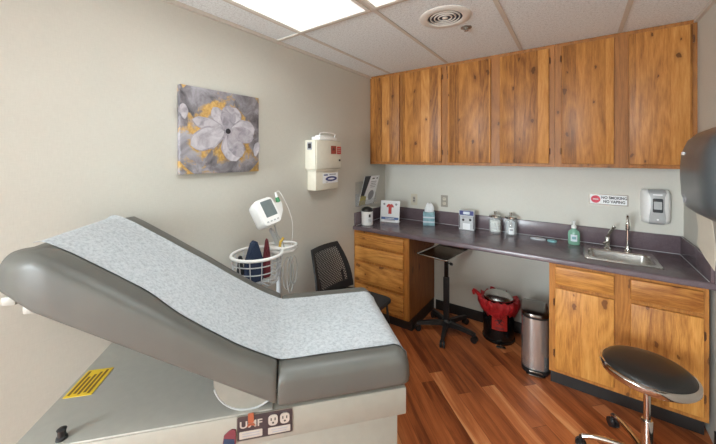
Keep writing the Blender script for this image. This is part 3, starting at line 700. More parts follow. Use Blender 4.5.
# brochure / leaflet box
t = thing('leaflet_stand', 'small grey and blue printed leaflet box standing alone on the worktop', 'leaflet box', (-.845, 2.985, zc), 0)
dm = frame((-.845, 2.965, zc), (1, .06, 0), (0, 0, 1))
b = MB().mat('light_grey').box((-.070, 0, -.05), (.070, .185, 0), .002, 1, dm); b.mat('navy_print').prism(rrect(.128, .042, .002), .0006, dm @ M.Translation((0, .160, 0))); b.mat('pale_pad').prism(rrect(.06, .026, .006), .0005, dm @ M.Translation((0, .160, .0006)))
b.mat('dark_print').prism(circ(12, .012, -.030, .094), .0006, dm).prism(circ(12, .012, .034, .098), .0006, dm).prism(rrect(.008, .12, .001), .0006, dm @ M.Translation((-.062, .075, 0))).prism(rrect(.008, .12, .001), .0006, dm @ M.Translation((.062, .075, 0)))
b.mat('white_card').prism(rrect(.066, .058, .002), .0008, dm @ M.Translation((0, .034, 0))); b.mat('grey_text').prism(rrect(.1, .006, .001), .0006, dm @ M.Translation((0, .126, 0))).prism(rrect(.08, .006, .001), .0006, dm @ M.Translation((0, .115, 0)))
b.build('carton', None, t)
# two jars
def jar(x, y, label, fill):
    t = thing('glass_jar', label, 'jar', (x, y, zc), 0, 'glass jars on the worktop'); r = .052
    MB().lathe([(0, 0), (r-.004, 0), (r, .006), (r, .122), (r-.008, .136), (r-.008, .142), (r-.012, .142), (r-.012, .135), (r-.004, .120), (r-.004, .010), (0, .008)], (x, y, zc), 40).build('jar_body', 'clear_glass', t)
    MB().lathe([(r-.005, .1425), (r-.001, .146), (r-.001, .160), (r-.008, .166), (.014, .172), (.008, .182), (.014, .190), (.010, .198), (0, .199)], (x, y, zc), 36).build('lid', 'chrome', t)
    return t
jx, jy = -.601, 3.01
jar(jx, jy, 'glass jar full of white cotton balls with a metal lid', 0)
i = 0
for z in (.026, .052, .078, .104):
    for k in range(6 if z < .11 else 4):
        a = 2*PI*k/6+z*31; rr_ = .028
        q = MB(); c = V((jx+rr_*math.cos(a), jy+rr_*math.sin(a), zc+z))
        q.lathe([(0, -.0155), (.009, -.013), (.0150, -.005), (.0155, .004), (.0105, .0125), (0, .0155)], c, 12); 
        tag(q.build('cotton_ball', 'cotton', loc=c), 'white cotton ball inside the left glass jar', 'cotton ball', 'cotton balls in the jar')
jx2 = -.474
t = jar(jx2, 3.022, 'glass jar of wrapped supplies with a white front label, right of the cotton ball jar', 1)
MB().mat('white_card').lathe([(.0525, .012), (.0525, .070)], (0, 0, 0), 8, M.Translation((jx2, 3.022, zc)), -1.75, -.95, closed=False).mat('grey_text').lathe([(.0528, .045), (.0528, .058)], (0, 0, 0), 6, M.Translation((jx2, 3.022, zc)), -1.6, -1.1, closed=False).build('label', None, t)
for k in range(8):
    a = 2*PI*k/8+.2; rr_ = .026
    pm = M.Translation((jx2+rr_*math.cos(a), 3.022+rr_*math.sin(a), zc+.010)) @ M.Rotation(a+.9, 4, 'Z')
    tag(MB().box((-.013, -.003, 0), (.013, .003, .105+.004*(k % 3)), .002, 1, pm).build('swab_packet', ('grey_print', 'pale_pad', 'white_card')[k % 3]), 'small wrapped packet standing inside the right glass jar', 'packet', 'wrapped packets in the jar')
# two flat pads
tag(MB().lathe([(0, 0), (.056, 0), (.058, .004), (.054, .008), (0, .009)], (-.262, 2.985, zc), 32, sy=.55).build('soap_dish', 'pale_pad'), 'flat pale oval dish on the worktop between the jars and the green soap bottle', 'dish')
tag(MB().lathe([(0, 0), (.030, 0), (.034, .005), (.032, .014), (.020, .018), (0, .018)], (-.160, 2.955, zc), 28, sy=.7).build('soap_bar', 'teal_pad'), 'small teal soap bar on the worktop beside the pale oval dish', 'soap')
# soap pump bottle
px, py = -.015, 2.975
t = thing('soap_bottle', 'green hand soap pump bottle standing left of the sink', 'soap bottle', (px, py, zc))
MB().lathe([(0, 0), (.036, 0), (.040, .005), (.040, .085), (.034, .105), (.016, .120), (.014, .132), (0, .132)], (px, py, zc), 32, sy=.72).build('bottle', 'green_gel', t)
MB().mat('pale_pad').lathe([(.0405, .028), (.0405, .080)], (0, 0, 0), 10, M.Translation((px, py, zc)), -2.1, -1.0, closed=False, sy=.74).mat('teal_pad').lathe([(.0408, .045), (.0408, .065)], (0, 0, 0), 8, M.Translation((px, py, zc)), -1.9, -1.2, closed=False, sy=.74).build('label', None, t)
MB().lathe([(.017, .128), (.017, .146), (.012, .150), (.006, .152), (.006, .172), (.012, .174), (.012, .184), (0, .186)], (px, py, zc), 20).tube([(px, py, zc+.179), (px-.012, py-.020, zc+.179), (px-.02, py-.034, zc+.172)], .005, 8).build('pump', 'white_plastic', t)
# ================================================================ things on the back wall
bw_ = lambda x, z, y=D: frame((x, y, z), (1, 0, 0), (0, 0, 1))
def plate(x, z, mat, label, kindq):
    t = thing('wall_outlet', label, 'outlet', (x, D, z-.06), 0)
    MB().prism(rrect(.074, .122, .006), .005, bw_(x, z), bev=.0015).build('cover_plate', mat, t)
    b = MB().mat('almond' if kindq else 'plate_text')
    if kindq:
        for dz in (-.022, .022): b.prism(rrect(.032, .030, .010), .003, bw_(x, z+dz, D-.005))
        b.mat('dark_print')
        for dz in (-.022, .022):
            for dx in (-.006, .006): b.prism(rrect(.003, .010, .0008), .0005, bw_(x+dx, z+dz+.003, D-.008))
        b.prism(circ(10, .003), .0015, bw_(x, z, D-.005)); b.build('receptacle', None, t)
    else:
        b.prism(rrect(.032, .066, .003), .003, bw_(x, z, D-.005)); b.mat('dark_print').prism(rrect(.02, .010, .001), .0006, bw_(x, z+.016, D-.008)).prism(rrect(.02, .008, .001), .0006, bw_(x, z-.014, D-.008)).prism(rrect(.008, .006, .001), .0006, bw_(x, z, D-.008)); b.build('socket_insert', None, t)
plate(-1.452, 1.128, 'almond', 'almond coloured wall outlet above the display card, the left of two', 0)
plate(-1.113, 1.138, 'steel_plate', 'grey metal wall outlet above the tissue box, the right of two', 1)
t = thing('no_smoking_sign', 'silver edged wall sign reading NO SMOKING NO VAPING above the sink', 'sign', (.205, D, 1.21))
sgx, sgz = .205, 1.258
MB().prism(rrect(.246, .088, .006), .004, bw_(sgx, sgz), bev=.001).build('backing', 'steel_plate', t)
MB().prism(rrect(.226, .070, .004), .001, bw_(sgx, sgz, D-.004)).build('face', 'white_card', t)
MB().mat('dark_print').text('NO SMOKING', .0300, bw_(sgx+.036, sgz+.015, D-.0052), .0008, sx=.82, bold=.035).text('NO VAPING', .0300, bw_(sgx+.036, sgz-.016, D-.0052), .0008, sx=.82, bold=.035).build('lettering', None, t)
ic = MB().mat('sink_red')
ic.lathe([(.023, 0), (.030, 0), (.030, .0012), (.023, .0012), (.023, 0)], seg=30, mtx=bw_(sgx-.078, sgz, D-.005), closed=False)
ic.box((-.026, -.0035, 0), (.026, .0035, .0014), 0, 1, bw_(sgx-.078, sgz, D-.005) @ M.Rotation(-.7, 4, 'Z')).prism(circ(28, .0235), .0004, bw_(sgx-.078, sgz, D-.005)) ; ic.mat('white_card').prism(rrect(.034, .007, .001), .0016, bw_(sgx-.078, sgz, D-.005)); ic.build('prohibition_symbol', None, t)
# soap dispenser
t = thing('soap_dispenser', 'grey and white wall mounted soap dispenser right of the sign', 'soap dispenser', (.475, D, 1.11))
sx_, sz0, sz1 = .472, 1.112, 1.358
def dring(hw, dep, z, n=16):
    pts = [(sx_+hw, D, z)]
    for i in range(n+1):
        a = PI*i/n; pts.append((sx_+hw*math.copysign(abs(math.cos(a))**.55, math.cos(a)), D-dep*math.sin(a)**.6, z))
    pts.append((sx_-hw, D, z)); return pts
lv = [(.066, .055, sz0), (.074, .085, sz0+.010), (.078, .098, sz0+.04), (.080, .102, sz0+.12), (.080, .100, sz1-.04), (.076, .088, sz1-.012), (.066, .065, sz1)]
MB().loft([dring(a, b, z) for a, b, z in lv]).build('shell', 'white_plastic', t, ang=50)
MB().loft([[(sx_-.043*w_, D-.05, z), (sx_-.043*w_, D-dp, z), (sx_-.026*w_, D-dp-.004, z), (sx_+.026*w_, D-dp-.004, z), (sx_+.043*w_, D-dp, z), (sx_+.043*w_, D-.05, z)] for w_, dp, z in ((.85, .07, sz0-.002), (1.0, .092, sz0+.012), (1.0, .108, sz0+.05), (.80, .112, sz0+.12), (.85, .110, sz1-.05), (1.08, .100, sz1-.02), (1.05, .07, sz1+.002))]).build('cover', 'grey_plastic', t, ang=30)
MB().prism(rrect(.054, .100, .008), .002, bw_(sx_, 1.250, D-.1150)).build('window', 'smoke_face', t)
MB().prism(rrect(.042, .055, .004), .002, bw_(sx_, 1.250, D-.1165)).build('soap_pouch', 'grey_plastic', t)
MB().mat('white_card').prism(rrect(.05, .009, .003), .0012, bw_(sx_, 1.326, D-.1110)).prism(circ(14, .006), .0012, bw_(sx_, 1.150, D-.1135)).build('markings', None, t)
# paper towel dispenser on the right wall
t = thing('paper_towel_dispenser', 'black rounded paper towel dispenser on the right wall', 'towel dispenser', (R, 1.83, 1.37))
ty0, ty1, tz0, tz1, dep = 1.68, 2.125, 1.340, 1.748, .215
def tring(z, yi, dp, n=36):
    pts = [(R, ty1-yi, z)]
    hw = (ty1-ty0)/2-yi; cyy = (ty0+ty1)/2
    for i in range(n+1):
        a = PI*i/n; pts.append((R-dp*math.sin(a)**.32, cyy+hw*math.copysign(abs(math.cos(a))**.36, math.cos(a)), z))
    pts.append((R, ty0+yi, z)); return pts
lv = [(tz0, .035, .16), (tz0+.006, .016, .185), (tz0+.03, .005, .212), (tz0+.08, .001, .225), (tz0+.18, 0, .230), (tz0+.27, .001, .226), (tz0+.33, .005, .205), (tz0+.365, .012, .172), (tz0+.385, .024, .130), (tz1, .045, .08)]
MB().loft([tring(z, yi, dp) for z, yi, dp in lv]).build('cover', 'smoke_plastic', t, ang=60)
rw = lambda y, z, x: frame((x, y, z), (0, -1, 0), (0, 0, 1))
MB().mat('white_card').text('1', .018, rw(2.010, 1.665, R-.160), .001).text('0', .018, rw(1.998, 1.665, R-.166), .001).build('level_mark', None, t) if False else None
def onface(y, z):
    """a point on the cover's front at height z, and its outward direction in plan"""
    cyy = (ty0+ty1)/2; hw = (ty1-ty0)/2; dp = .21
    for (za, ya, da), (zb2, yb, db) in zip(lv, lv[1:]):
        if za <= z <= zb2: f_ = (z-za)/(zb2-za); hw -= ya+(yb-ya)*f_; dp = da+(db-da)*f_
    c_ = max(-1, min(1, (y-cyy)/hw)); a = math.acos(math.copysign(abs(c_)**(1/.36), c_)); x = R-dp*math.sin(a)**.32
    a2 = a+.03; t2 = V((R-dp*math.sin(a2)**.32-x, cyy+hw*math.copysign(abs(math.cos(a2))**.36, math.cos(a2))-y, 0)).normalized()
    return V((x, y, z)), t2
p, tx = onface(1.995, 1.612)
mk = MB().mat('white_card'); fm2 = frame(p, tx, (0, 0, 1))
for dx in (-.016, -.002, .012): mk.prism(rrect(.010, .014, .003), .0030, fm2 @ M.Translation((dx, 0, -.0002)))
mk.build('maker_mark', None, t)
p, tx = onface(1.985, 1.408); fm2 = frame(p, tx, (0, .0, 1))
MB().mat('grey_text').lathe([(.016, 0), (.020, 0), (.020, .0036), (.016, .0036), (.016, 0)], seg=24, mtx=fm2 @ M.Translation((0, 0, .0)), closed=False).prism(rrect(.018, .006, .001), .0016, fm2).build('emblem', None, t)
pt = []
for i in range(14):
    u = i/13; x = .455+.012*math.sin(u*2.2)
    pt.append([(x, 1.88, tz0+.012-.225*u), (x-.004*math.sin(u*3), 1.99, tz0+.012-.20*u), (x, 2.09+.02*u*u, tz0+.012-.165*u)])
b = bmesh.new(); vs = [[b.verts.new(p) for p in r] for r in pt]
for i in range(13):
    for j in range(2): b.faces.new((vs[i][j], vs[i][j+1], vs[i+1][j+1], vs[i+1][j]))
bmesh.ops.recalc_face_normals(b, faces=b.faces[:]); bmesh.ops.solidify(b, geom=b.faces[:], thickness=.0012)
q = MB(); q._take(b); tag(q.build('paper_towel', 'cream_plastic'), 'pale paper towel hanging out of the black dispenser', 'paper towel')
# ================================================================ guest chair
cx, cyc = -1.41, 1.955
t = thing('guest_chair', 'black mesh back chair between the drawer cabinet and the left wall', 'chair', (cx, cyc, 0))
st = MB().loft([[(x, cyc+w_*yy, z+zz) for yy, zz in [(p[0], p[1]) for p in rrect(2, .028, .013, 5)]] for x, w_, z in ((-1.655, .17, .448), (-1.62, .205, .448), (-1.55, .225, .448), (-1.35, .232, .448), (-1.265, .232, .447), (-1.225, .226, .444), (-1.212, .214, .441))])
st.build('seat', 'black_fabric', t, ang=50)
def bk(u, v):                    # u -1..1 across, v 0..1 up; the back leans towards the wall
    hw = .235*(1-v)+.165*v-.02*math.sin(PI*v)
    hw = .232-.028*v-.042*v**2.5
    x = -1.600-.125*v**1.15-.035*(1-u*u)*(1-.3*v)+.02*math.sin(PI*v)
    return V((x+.0, cyc+u*hw, .475+.378*v))
def mnorm(u, v):
    e = 1e-3; a = bk(u+e, v)-bk(u-e, v); b = bk(u, v+e)-bk(u, v-e); return b.cross(a).normalized()
fr = []
back = thing  # (keeps the name distinct)
ring_uv = []
N = 14
for i in range(N): ring_uv.append((-1+2*i/N, 0))
for i in range(N): ring_uv.append((1, i/N))
for i in range(N): ring_uv.append((1-2*i/N, 1))
for i in range(N): ring_uv.append((-1, 1-i/N))
f = MB()
b = bmesh.new(); inner, outer = [], []
def inset(u, v): return (u*.80, .17+v*.73)
th = .011
rows = []
for (u, v) in ring_uv:
    ui, vi = inset(u, v); n1 = mnorm(u*.99, min(max(v, .01), .99)); n2 = mnorm(ui, vi)
    rows.append([b.verts.new(p) for p in (bk(u, v)+n1*th*.6, bk((u+ui)/2, (v+vi)/2)+n2*th, bk(ui, vi)+n2*th*.6, bk(ui, vi)-n2*th*.6, bk((u+ui)/2, (v+vi)/2)-n2*th, bk(u, v)-n1*th*.6)])
for i in range(len(rows)):
    p, q = rows[i], rows[(i+1) % len(rows)]
    for k in range(6): b.faces.new((p[k], p[(k+1) % 6], q[(k+1) % 6], q[k]))
bmesh.ops.recalc_face_normals(b, faces=b.faces[:]); f._take(b); f.build('back_frame', 'black_plastic', t, ang=70)
me_ = MB(); n_ = 13
def strip(p0, p1):
    pts = [bk(*inset(p0[0]+(p1[0]-p0[0])*i/8, p0[1]+(p1[1]-p0[1])*i/8)) for i in range(9)]
    me_.tube(pts, .0031, 5)
for i in range(-n_, n_+1):
    # diagonals u' = a + 2 v in the unit square (u in -1..1, v in 0..1)
    c = 2*i/n_
    v0, v1 = 0, 1; a0 = c-1; a1 = c+1
    if True:
        lo = max(0, (-1-(c-1))/2); hi = min(1, (1-(c-1))/2)
        if hi-lo > .04: strip((c-1+2*lo, lo), (c-1+2*hi, hi)); strip((-(c-1+2*lo), lo), (-(c-1+2*hi), hi))
me_.build('back_mesh', 'black_fabric', t)
for sgn in (-1, 1):
    MB().tube([(-1.585, cyc+sgn*.150, .445), (-1.630, cyc+sgn*.150, .46), (-1.632, cyc+sgn*.150, .52), (-1.658, cyc+sgn*.145, .62)], .011, 8, smooth=2).build('back_bracket', 'black_plastic', t)
    for xa, xb in ((-1.238, -1.208), (-1.58, -1.64)):
        MB().tube([(xa, cyc+sgn*.19, .430), (xb, cyc+sgn*.222, .0)], .0095, 10).build('leg', 'black_plastic', t)
    MB().tube([(-1.235, cyc+sgn*.195, .428), (-1.58, cyc+sgn*.195, .428)], .0095, 8).build('seat_rail', 'black_plastic', t)
# ================================================================ vital-signs monitor on a rolling stand
sxm, sym = -1.585, 1.345
t = thing('monitor_stand', 'white rolling stand with a round wire basket behind the exam table', 'rolling stand', (sxm, sym, 0))
bsx = MB().lathe([(.045, .06), (.05, .075), (.035, .10), (.022, .12), (0, .12)], (sxm, sym, 0), 24)
bsx.build('hub', 'light_grey', t)
for k in range(5):
    a = 2*PI*k/5+.6; e = V((sxm+.185*math.cos(a), sym+.185*math.sin(a), .0))
    lg = MB().tube([(sxm+.02*math.cos(a), sym+.02*math.sin(a), .088), (e.x, e.y, .066)], [.016, .012], 10).build('leg', 'light_grey', t)
    ca = MB().mat('black_plastic'); d = V((-math.sin(a), math.cos(a), 0))
    ca.rod(V((e.x, e.y, .025))-d*.010, V((e.x, e.y, .025))+d*.010, .025, seg=18).rod((e.x, e.y, .05), (e.x, e.y, .07), .007); ca.build('caster', None, lg)
MB().rod((sxm, sym, .10), (sxm, sym, 1.01), .016, seg=18).build('pole', 'light_grey', t)
trp = [(-.10, -.03), (-.02, -.085), (.085, -.04), (.10, .04), (.055, .115), (-.05, .085)]
MB().prism([(sxm+x, sym+y) for x, y in trp], .016, M.Translation((0, 0, .985)), bev=.005).build('shelf', 'white_plastic', t)
MB().tube([(sxm+x, sym+y, 1.018) for x, y in trp], .008, 8, closed=True, smooth=2).build('shelf_rail', 'white_plastic', t)
# basket in front of the pole (towards the camera)
bc = V((-1.565, 1.165, 0)); ba, bb = .150, .125
bk_ = MB().tube([(bc.x+ba*.95*math.cos(a), bc.y+ba*math.sin(a), 1.015) for a in (2*PI*k/32 for k in range(32))], .0095, 10, closed=True); bk_.build('basket_rim', 'white_plastic', t)
wr = MB()
for zz, fct in ((.975, .97), (.93, .93), (.885, .88), (.85, .80)):
    wr.tube([(bc.x+ba*.95*fct*math.cos(a), bc.y+ba*fct*math.sin(a), zz) for a in (2*PI*k/32 for k in range(32))], .0035, 6, closed=True)
for k in range(14):
    a = 2*PI*k/14; wr.tube([(bc.x+ba*.95*f_*math.cos(a), bc.y+ba*f_*math.sin(a), z_) for z_, f_ in ((1.012, 1), (.93, .93), (.865, .86), (.848, .72), (.848, .0))], .003, 6)
wr.build('basket_wires', 'light_grey', t)
MB().tube([(sxm, sym-.008, .99), (bc.x, bc.y+ba*.98, 1.012)], .010, 8).build('basket_arm', 'light_grey', t)
MB().tube([(sxm, sym, 1.0), (sxm+.005, sym-.03, 1.07), (sxm+.012, sym-.075, 1.14)], [.017, .013], 10).build('tilt_arm', 'light_grey', t)
# the monitor head, facing the room and tilted back
mc = V((-1.575, 1.225, 1.243))
fwd = V((.86, -.10, .46)).normalized(); side = V((.10, .86, 0)).normalized()
fmn = frame(mc, side, fwd.cross(side)); 
fmn = frame(mc, side, V((0, 0, 1)))
upv = fwd.cross(side).normalized()
if upv.z < 0: upv = -upv
fmn = M((side, upv, side.cross(upv))).transposed().to_4x4(); fmn.translation = mc
fmn = fmn @ M.Rotation(.20, 4, 'Z') @ M.Scale(.88, 4)
sg = 1 if side.cross(upv).dot(fwd) > 0 else -1
t2 = thing('vital_signs_monitor', 'white vital signs monitor with a grey screen, tilted on top of the rolling stand', 'monitor', tuple(mc-V((0, 0, .09))))
hb = MB()
hb.loft([[fmn @ V((x*a_, y*b_, z*sg)) for x, y in rrect(.150, .195, .032, 5)] for a_, b_, z in ((.70, .80, -.075), (.88, .92, -.055), (.97, .98, -.01), (1, 1, .030), (1, 1, .046), (.95, .96, .056))])
hb.build('casing', 'white_plastic', t2, ang=45)
MB().prism(rrect(.092, .118, .006), .003, fmn @ M.Translation((.012, .018, .055 if sg > 0 else -.058))).build('screen', 'screen_grey', t2)
ct = MB().mat('grey_plastic')
for i in range(4): ct.prism(rrect(.016, .010, .003), .003, fmn @ M.Translation((-.04+.028*i, -.072, .055 if sg > 0 else -.058)))
ct.build('buttons', None, t2)
ph = MB().loft([[fmn @ V((x, y, z)) for x, y, z in q] for q in (
    [(.080, -.075, .045), (.080, -.075, -.035), (.080, .045, -.035), (.080, .045, .045)], [(.125, -.03, .035), (.125, -.03, -.025), (.125, .035, -.025), (.125, .035, .035)], [(.155, .018, .022), (.155, .018, -.015), (.155, .044, -.015), (.155, .044, .022)])]); ph.build('probe_holder', 'white_plastic', t2, ang=20)
gp = fmn @ V((.140, .036, .005)); gq = fmn @ V((.150, .078, .005))
MB().rod(gp, gq, .016, .012).build('probe_cap', 'green_plug', t2)
MB().rod(gq, fmn @ V((.158, .118, .005)), .008, .006).build('probe', 'white_plastic', t2)
cords = MB().tube([fmn @ V((.158, .118, .005)), fmn @ V((.20, .13, .01)), (-1.545, 1.425, 1.20), (-1.545, 1.43, 1.08), (-1.55, 1.42, 1.00)], .0020, 6, smooth=3)
cords.build('probe_cord', 'white_plastic', t2)
MB().tube([fmn @ V((.04, -.10, -.01)), (-1.55, 1.30, 1.10), (-1.545, 1.345, 1.05), (-1.55, 1.36, 1.005)], .004, 6, smooth=2).build('cable', 'grey_plastic', t2)
cd = MB()
for j, (oy, rz, ry) in enumerate(((0, .10, .035), (.022, .115, .028), (.045, .09, .03))):
    cpt = [(-1.505+.006*j, 1.345+oy+ry*math.sin(a), .955-rz+rz*math.cos(a)) for a in (2*PI*k/20 for k in range(20))]
    cd.tube(cpt, .0042, 6, closed=True)
tag(cd.build('coiled_cord', 'cord_grey'), 'pale grey cord hanging in loops from the rolling stand', 'cord')
MB().tube([(-1.545, 1.318, 1.014), (-1.542, 1.322, 1.052), (-1.54, 1.345, 1.075)], .0085, 8).build('plug', 'yellow_plug', t2)
# cuffs standing in the basket
def cuff(name, mat, c, w_, h, d, rot, lean, label):
    m = M.Translation(c) @ M.Rotation(rot, 4, 'Z') @ M.Rotation(lean, 4, 'Y')
    prf = [(-w_/2, 0), (w_/2, 0), (w_*.46, h*.55), (w_*.12, h), (-w_*.10, h*.98), (-w_*.46, h*.5)]
    q = MB().prism(prf, d, m @ frame((0, d/2, 0), (1, 0, 0), (0, 0, 1)), bev=.008)
    tag(q.build(name, mat), label, 'cuff', 'blood pressure cuffs in the basket')
cuff('pressure_cuff', 'navy_cuff', (-1.565, 1.138, .853), .112, .245, .050, 1.45, .0, 'folded navy blue pressure cuff in the wire basket')
cuff('pressure_cuff', 'maroon_cuff', (-1.56, 1.228, .853), .050, .240, .030, 1.5, .0, 'folded maroon pressure cuff beside the navy one in the basket')
cuff('pressure_cuff', 'black_fabric', (-1.600, 1.072, .853), .034, .165, .040, 1.5, .0, 'folded black pressure cuff at the left side of the basket')
# ================================================================ tray stand
cx, cyy = -.968, 2.765
t = thing('tray_stand', 'metal tray on a black five caster pedestal beside the drawer cabinet', 'tray stand', (cx, cyy, 0))
MB().lathe([(.040, .055), (.046, .07), (.044, .10), (.030, .118), (0, .118)], (cx, cyy, 0), 24).build('hub', 'black_plastic', t)
for k in range(5):
    a = math.radians(-78+72*k); e = V((cx+.255*math.cos(a), cyy+.255*math.sin(a), 0)); d = V((-math.sin(a), math.cos(a), 0)); o = V((math.cos(a), math.sin(a), 0)); c = V((cx, cyy, 0))
    lg = MB().loft([[c+o*r+d*w_*sx+V((0, 0, z+hh*sz)) for sx, sz in ((-1, -1), (1, -1), (.75, 1), (-.75, 1))] for r, w_, z, hh in ((.03, .024, .085, .020), (.15, .020, .082, .017), (.240, .017, .072, .014), (.265, .015, .069, .010))]); lg = lg.build('leg', 'black_plastic', t, ang=30)
    cs = MB().mat('black_plastic')
    for s_ in (-1, 1): cs.rod(V((e.x, e.y, .027))+d*s_*.006, V((e.x, e.y, .027))+d*s_*.020, .027, seg=20)
    cs.box((e.x-.006, e.y-.006, .045), (e.x+.006, e.y+.006, .062)); cs.build('caster', None, lg)
B((cx-.024, cyy-.018, .11), (cx+.024, cyy+.018, .50), .004).build('lower_post', 'black_plastic', t)
B((cx-.017, cyy-.012, .50), (cx+.017, cyy+.012, .712), .003).build('upper_post', 'black_gloss', t)
MB().rod((cx+.016, cyy-.005, .63), (cx+.045, cyy-.012, .63), .006).rod((cx+.040, cyy-.011, .63), (cx+.060, cyy-.014, .63), .014, .012).build('clamp_knob', 'black_plastic', t)
tq = math.radians(-8); tm = M.Translation((-1.000, 2.765, .714)) @ M.Rotation(tq, 4, 'Z')
tw, tl = .150, .215
MB().box((-tw+.008, -tl+.008, 0), (tw-.008, tl-.008, .004), 0, 1, tm).build('tray', 'tray_steel', t)
rm = MB().loft([[tm @ V((x*1.0, y*1.0, z)) for x, y in rrect(2*tw-2*i_, 2*tl-2*i_, .016)] for i_, z in ((.008, .000), (.003, .014), (-.006, .017), (-.007, .013), (.001, .010), (.006, 0))], cap=False); rm.build('tray_rim', 'chrome', t)
# ================================================================ biohazard bin
bx_, by_ = -.562, 2.945
t = thing('biohazard_bin', 'black round pedal bin lined with a red biohazard bag', 'bin', (bx_, by_, 0))
MB().lathe([(0, .0), (.126, 0), (.132, .006), (.132, .02), (.124, .026), (.130, .33), (.126, .335), (.118, .33), (.113, .03), (0, .03)], (bx_, by_, 0), 40).build('body', 'black_gloss', t)
rings = []
for i, (r, z) in enumerate(((.120, .26), (.122, .345), (.150, .362), (.164, .345), (.166, .315), (.162, .285), (.150, .258), (.136, .238), (.133, .245))):
    ring = []
    for k in range(72):
        a = 2*PI*k/72; n1 = noise.noise(V((math.cos(a)*3.2, math.sin(a)*3.2, i*.5))); n2 = noise.noise(V((math.cos(a)*10, math.sin(a)*10, i*.35)))+.35*math.sin(23*a+i)
        am = 0 if i < 1 else (.4 if i == 1 else 1)
        rr_ = max(r+(.018*n1+.014*n2)*am, .1325 if i > 1 else 0); ring.append((bx_+rr_*math.cos(a), by_+rr_*math.sin(a), z+(.030*n1+.010*n2)*am-(.0 if i < 5 else .012*math.sin(3*a))))
    rings.append(ring)
MB().loft(rings, cap=False).build('bag', 'red_bag', t, ang=70)
tf = V((bx_-.145, by_-.06, .36))
MB().tube([tf, tf+V((-.028, -.012, .030)), tf+V((-.052, -.02, .045)), tf+V((-.040, -.03, .005))], [.020, .010], 8, smooth=1).build('bag_knot', 'red_bag', t)
MB().lathe([(.112, .352), (.118, .356), (.118, .366), (.112, .372), (.104, .384), (.080, .396), (.045, .402), (0, .404)], (bx_, by_, 0), 40).build('lid', 'steel', t)
fa = math.atan2(-.955, .30); fo = V((math.cos(fa), math.sin(fa), 0))
pd = MB().tube([V((bx_, by_, .018))+fo*.12, V((bx_, by_, .016))+fo*.165], .010, 8); si = V((-fo.y, fo.x, 0))
pm = frame(V((bx_, by_, .012))+fo*.165, si, fo); pd.prism(rrect(.075, .03, .012), .008, pm, bev=.002); pd.build('pedal', 'steel_lid', t)
lb = MB().mat('red_label').lathe([(.1318, .125), (.1318, .262)], (0, 0, 0), 12, M.Translation((bx_, by_, 0)), fa-.52, fa+.42, closed=False)
lb.mat('dark_print')
def onb(u, z, r=.1325): a = fa-.05+u/.13; return V((bx_+r*math.cos(a), by_+r*math.sin(a), z))
for k in range(3):
    a0 = PI/2+2*PI*k/3; cc = (.021*math.cos(a0), .021*math.sin(a0))
    lb.tube([onb(cc[0]+.017*math.cos(a0+.5+ (2*PI-1.0)*i/16), .205+cc[1]+.017*math.sin(a0+.5+(2*PI-1.0)*i/16)) for i in range(17)], .0028, 5)
lb.tube([onb(.013*math.cos(2*PI*i/16), .205+.013*math.sin(2*PI*i/16)) for i in range(16)], .0022, 5, closed=True)
for z in (.150, .140): lb.tube([onb(-.035, z), onb(0, z), onb(.035, z)], .0024, 5)
lb.build('hazard_label', None, t)
# ================================================================ stainless pedal bin
bx_, by_ = -.262, 2.735
ra = math.radians(8)
t = thing('steel_bin', 'slim stainless steel pedal bin against the sink cabinet', 'bin', (bx_, by_, 0), ra)
bmx = M.Translation((bx_, by_, 0)) @ M.Rotation(ra, 4, 'Z')
def dsh(hw, df, db, z, n=20):
    pts = [(hw, db-.02, z), (hw-.015, db, z), (-hw+.015, db, z), (-hw, db-.02, z)]
    for i in range(n+1):
        a = PI+PI*i/n; pts.append((hw*math.copysign(abs(math.cos(a))**.7, math.cos(a)), -df+.0+(.075)*(math.sin(a))+.075, z))
    return [bmx @ V(p) for p in pts]
MB().loft([dsh(.092, .150, .112, z) for z in (.0, .035)]).build('base', 'black_plastic', t, ang=30)
MB().loft([dsh(.090, .147, .108, z) for z in (.035, .405)]).build('body', 'steel_side', t, ang=40)
MB().loft([dsh(.0925, .150, .112, z) for z in (.405, .418)]).build('collar', 'black_plastic', t, ang=30)
def lidring(sc_, z0, tilt=.0): return [p+V((0, 0, 0)) for p in dsh(.092*sc_, .150*sc_, .110*sc_, z0)]
rr0 = [lidring(1, .418), lidring(1, .440), lidring(.97, .452), lidring(.88, .458), lidring(.5, .461)]
for r in rr0[1:]:
    for p in r: p.z += -.016+.03*((bmx.inverted() @ p).y+.15)
MB().loft(rr0).build('lid', 'steel_lid', t, ang=40)
pmx = bmx @ M.Translation((0, -.158, .026))
MB().box((-.045, -.006, -.006), (.045, .018, .006), .004, 2, pmx).tube([pmx @ V((-.058, .02, -.02)), pmx @ V((-.058, -.012, -.018)), pmx @ V((.058, -.012, -.018)), pmx @ V((.058, .02, -.02))], .0045, 8, smooth=2).build('pedal', 'steel_lid', t)
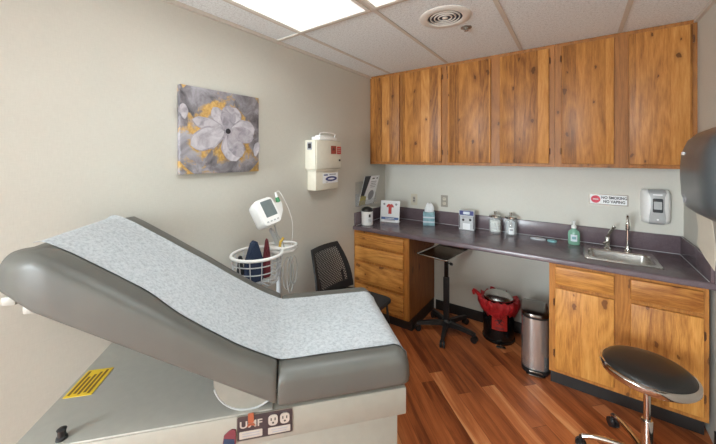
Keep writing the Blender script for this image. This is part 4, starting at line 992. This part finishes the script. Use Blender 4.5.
# ================================================================ stool
cx, cyy = .292, 2.115
t = thing('stool', 'round black vinyl stool with a chrome rim and five legged base', 'stool', (cx, cyy, 0))
zs_ = .520; r = .183
MB().lathe([(0, -.004), (.168, -.004), (.176, .004), (.176, .010), (.168, .022), (.145, .032), (.09, .040), (0, .043)], (cx, cyy, zs_), 56).build('seat_pad', 'black_vinyl', t)
MB().lathe([(.170, -.024), (.184, -.024), (.190, -.016), (.190, .004), (.185, .010), (.177, .012), (.174, .006), (.174, -.018), (.170, -.020)], (cx, cyy, zs_), 56, closed=False).build('rim', 'chrome', t)
MB().lathe([(0, -.030), (.10, -.030), (.172, -.020), (.172, -.006), (0, -.006)], (cx, cyy, zs_), 40).build('underside', 'grey_plastic', t)
MB().rod((cx, cyy, .235), (cx, cyy, zs_-.028), .0145, seg=20).build('gas_lift', 'chrome', t)
MB().lathe([(.024, .08), (.024, .265), (.021, .272), (.015, .274)], (cx, cyy, 0), 24).build('column', 'chrome', t)
MB().lathe([(.045, .055), (.052, .07), (.048, .105), (.026, .118), (.02, .118)], (cx, cyy, 0), 24).build('hub', 'black_plastic', t)
MB().tube([(cx+.01, cyy+.02, zs_-.036), (cx+.09, cyy+.09, zs_-.050), (cx+.165, cyy+.150, zs_-.075), (cx+.19, cyy+.165, zs_-.085)], .005, 8, smooth=1).build('height_lever', 'chrome', t)
for k in range(5):
    a = math.radians(187+72*k); o = V((math.cos(a), math.sin(a), 0)); d = V((-o.y, o.x, 0)); c = V((cx, cyy, 0)); e = c+o*.272
    lg = MB().tube([c+o*.03+V((0, 0, .088)), c+o*.12+V((0, 0, .098)), c+o*.22+V((0, 0, .088)), c+o*.268+V((0, 0, .070))], [.016, .0115], 12, smooth=2).build('leg', 'chrome', t)
    cs = MB().mat('black_plastic')
    for s_ in (-1, 1): cs.rod(e+V((0, 0, .027))+d*s_*.004, e+V((0, 0, .027))+d*s_*.022, .027, .024, seg=22)
    cs.rod(e+V((0, 0, .045)), e+V((0, 0, .070)), .011); cs.build('caster', None, lg)
# ================================================================ camera, world, view
cam = bpy.data.cameras.new('camera'); co = bpy.data.objects.new('camera', cam); COL.objects.link(co)
co.location = (0, 0, 1.597); co.rotation_euler = (PI/2, 0, math.radians(35.28))
cam.sensor_width = 36; cam.lens = 308.4/716*36; cam.shift_y = -(222-156.7)/716; cam.clip_start = .02
SC.camera = co
w = bpy.data.worlds.new('world'); w.use_nodes = True; w.node_tree.nodes['Background'].inputs[0].default_value = (.76, .85, .90, 1); w.node_tree.nodes['Background'].inputs[1].default_value = WORLD
SC.world = w
pl_ = bpy.data.lights.new('fill_window_portal', 'AREA'); pl_.shape = 'RECTANGLE'; pl_.size = WX1-WX0; pl_.size_y = WZ1-WZ0; pl_.cycles.is_portal = True  # guides world light through the added fill window
po = bpy.data.objects.new('fill_window_portal', pl_); COL.objects.link(po); po.location = ((WX0+WX1)/2, F-.11, (WZ0+WZ1)/2); po.rotation_euler = (PI/2, 0, 0); po.rotation_euler = (-PI/2, 0, PI)
vs = SC.view_settings; vs.view_transform = 'Standard'; vs.look = 'None'; vs.gamma = 1; vs.use_curve_mapping = False; vs.exposure = 0.10
SC.cycles.max_bounces = 10; SC.cycles.diffuse_bounces = 6; SC.cycles.use_denoising = True; SC.cycles.sample_clamp_indirect = 6
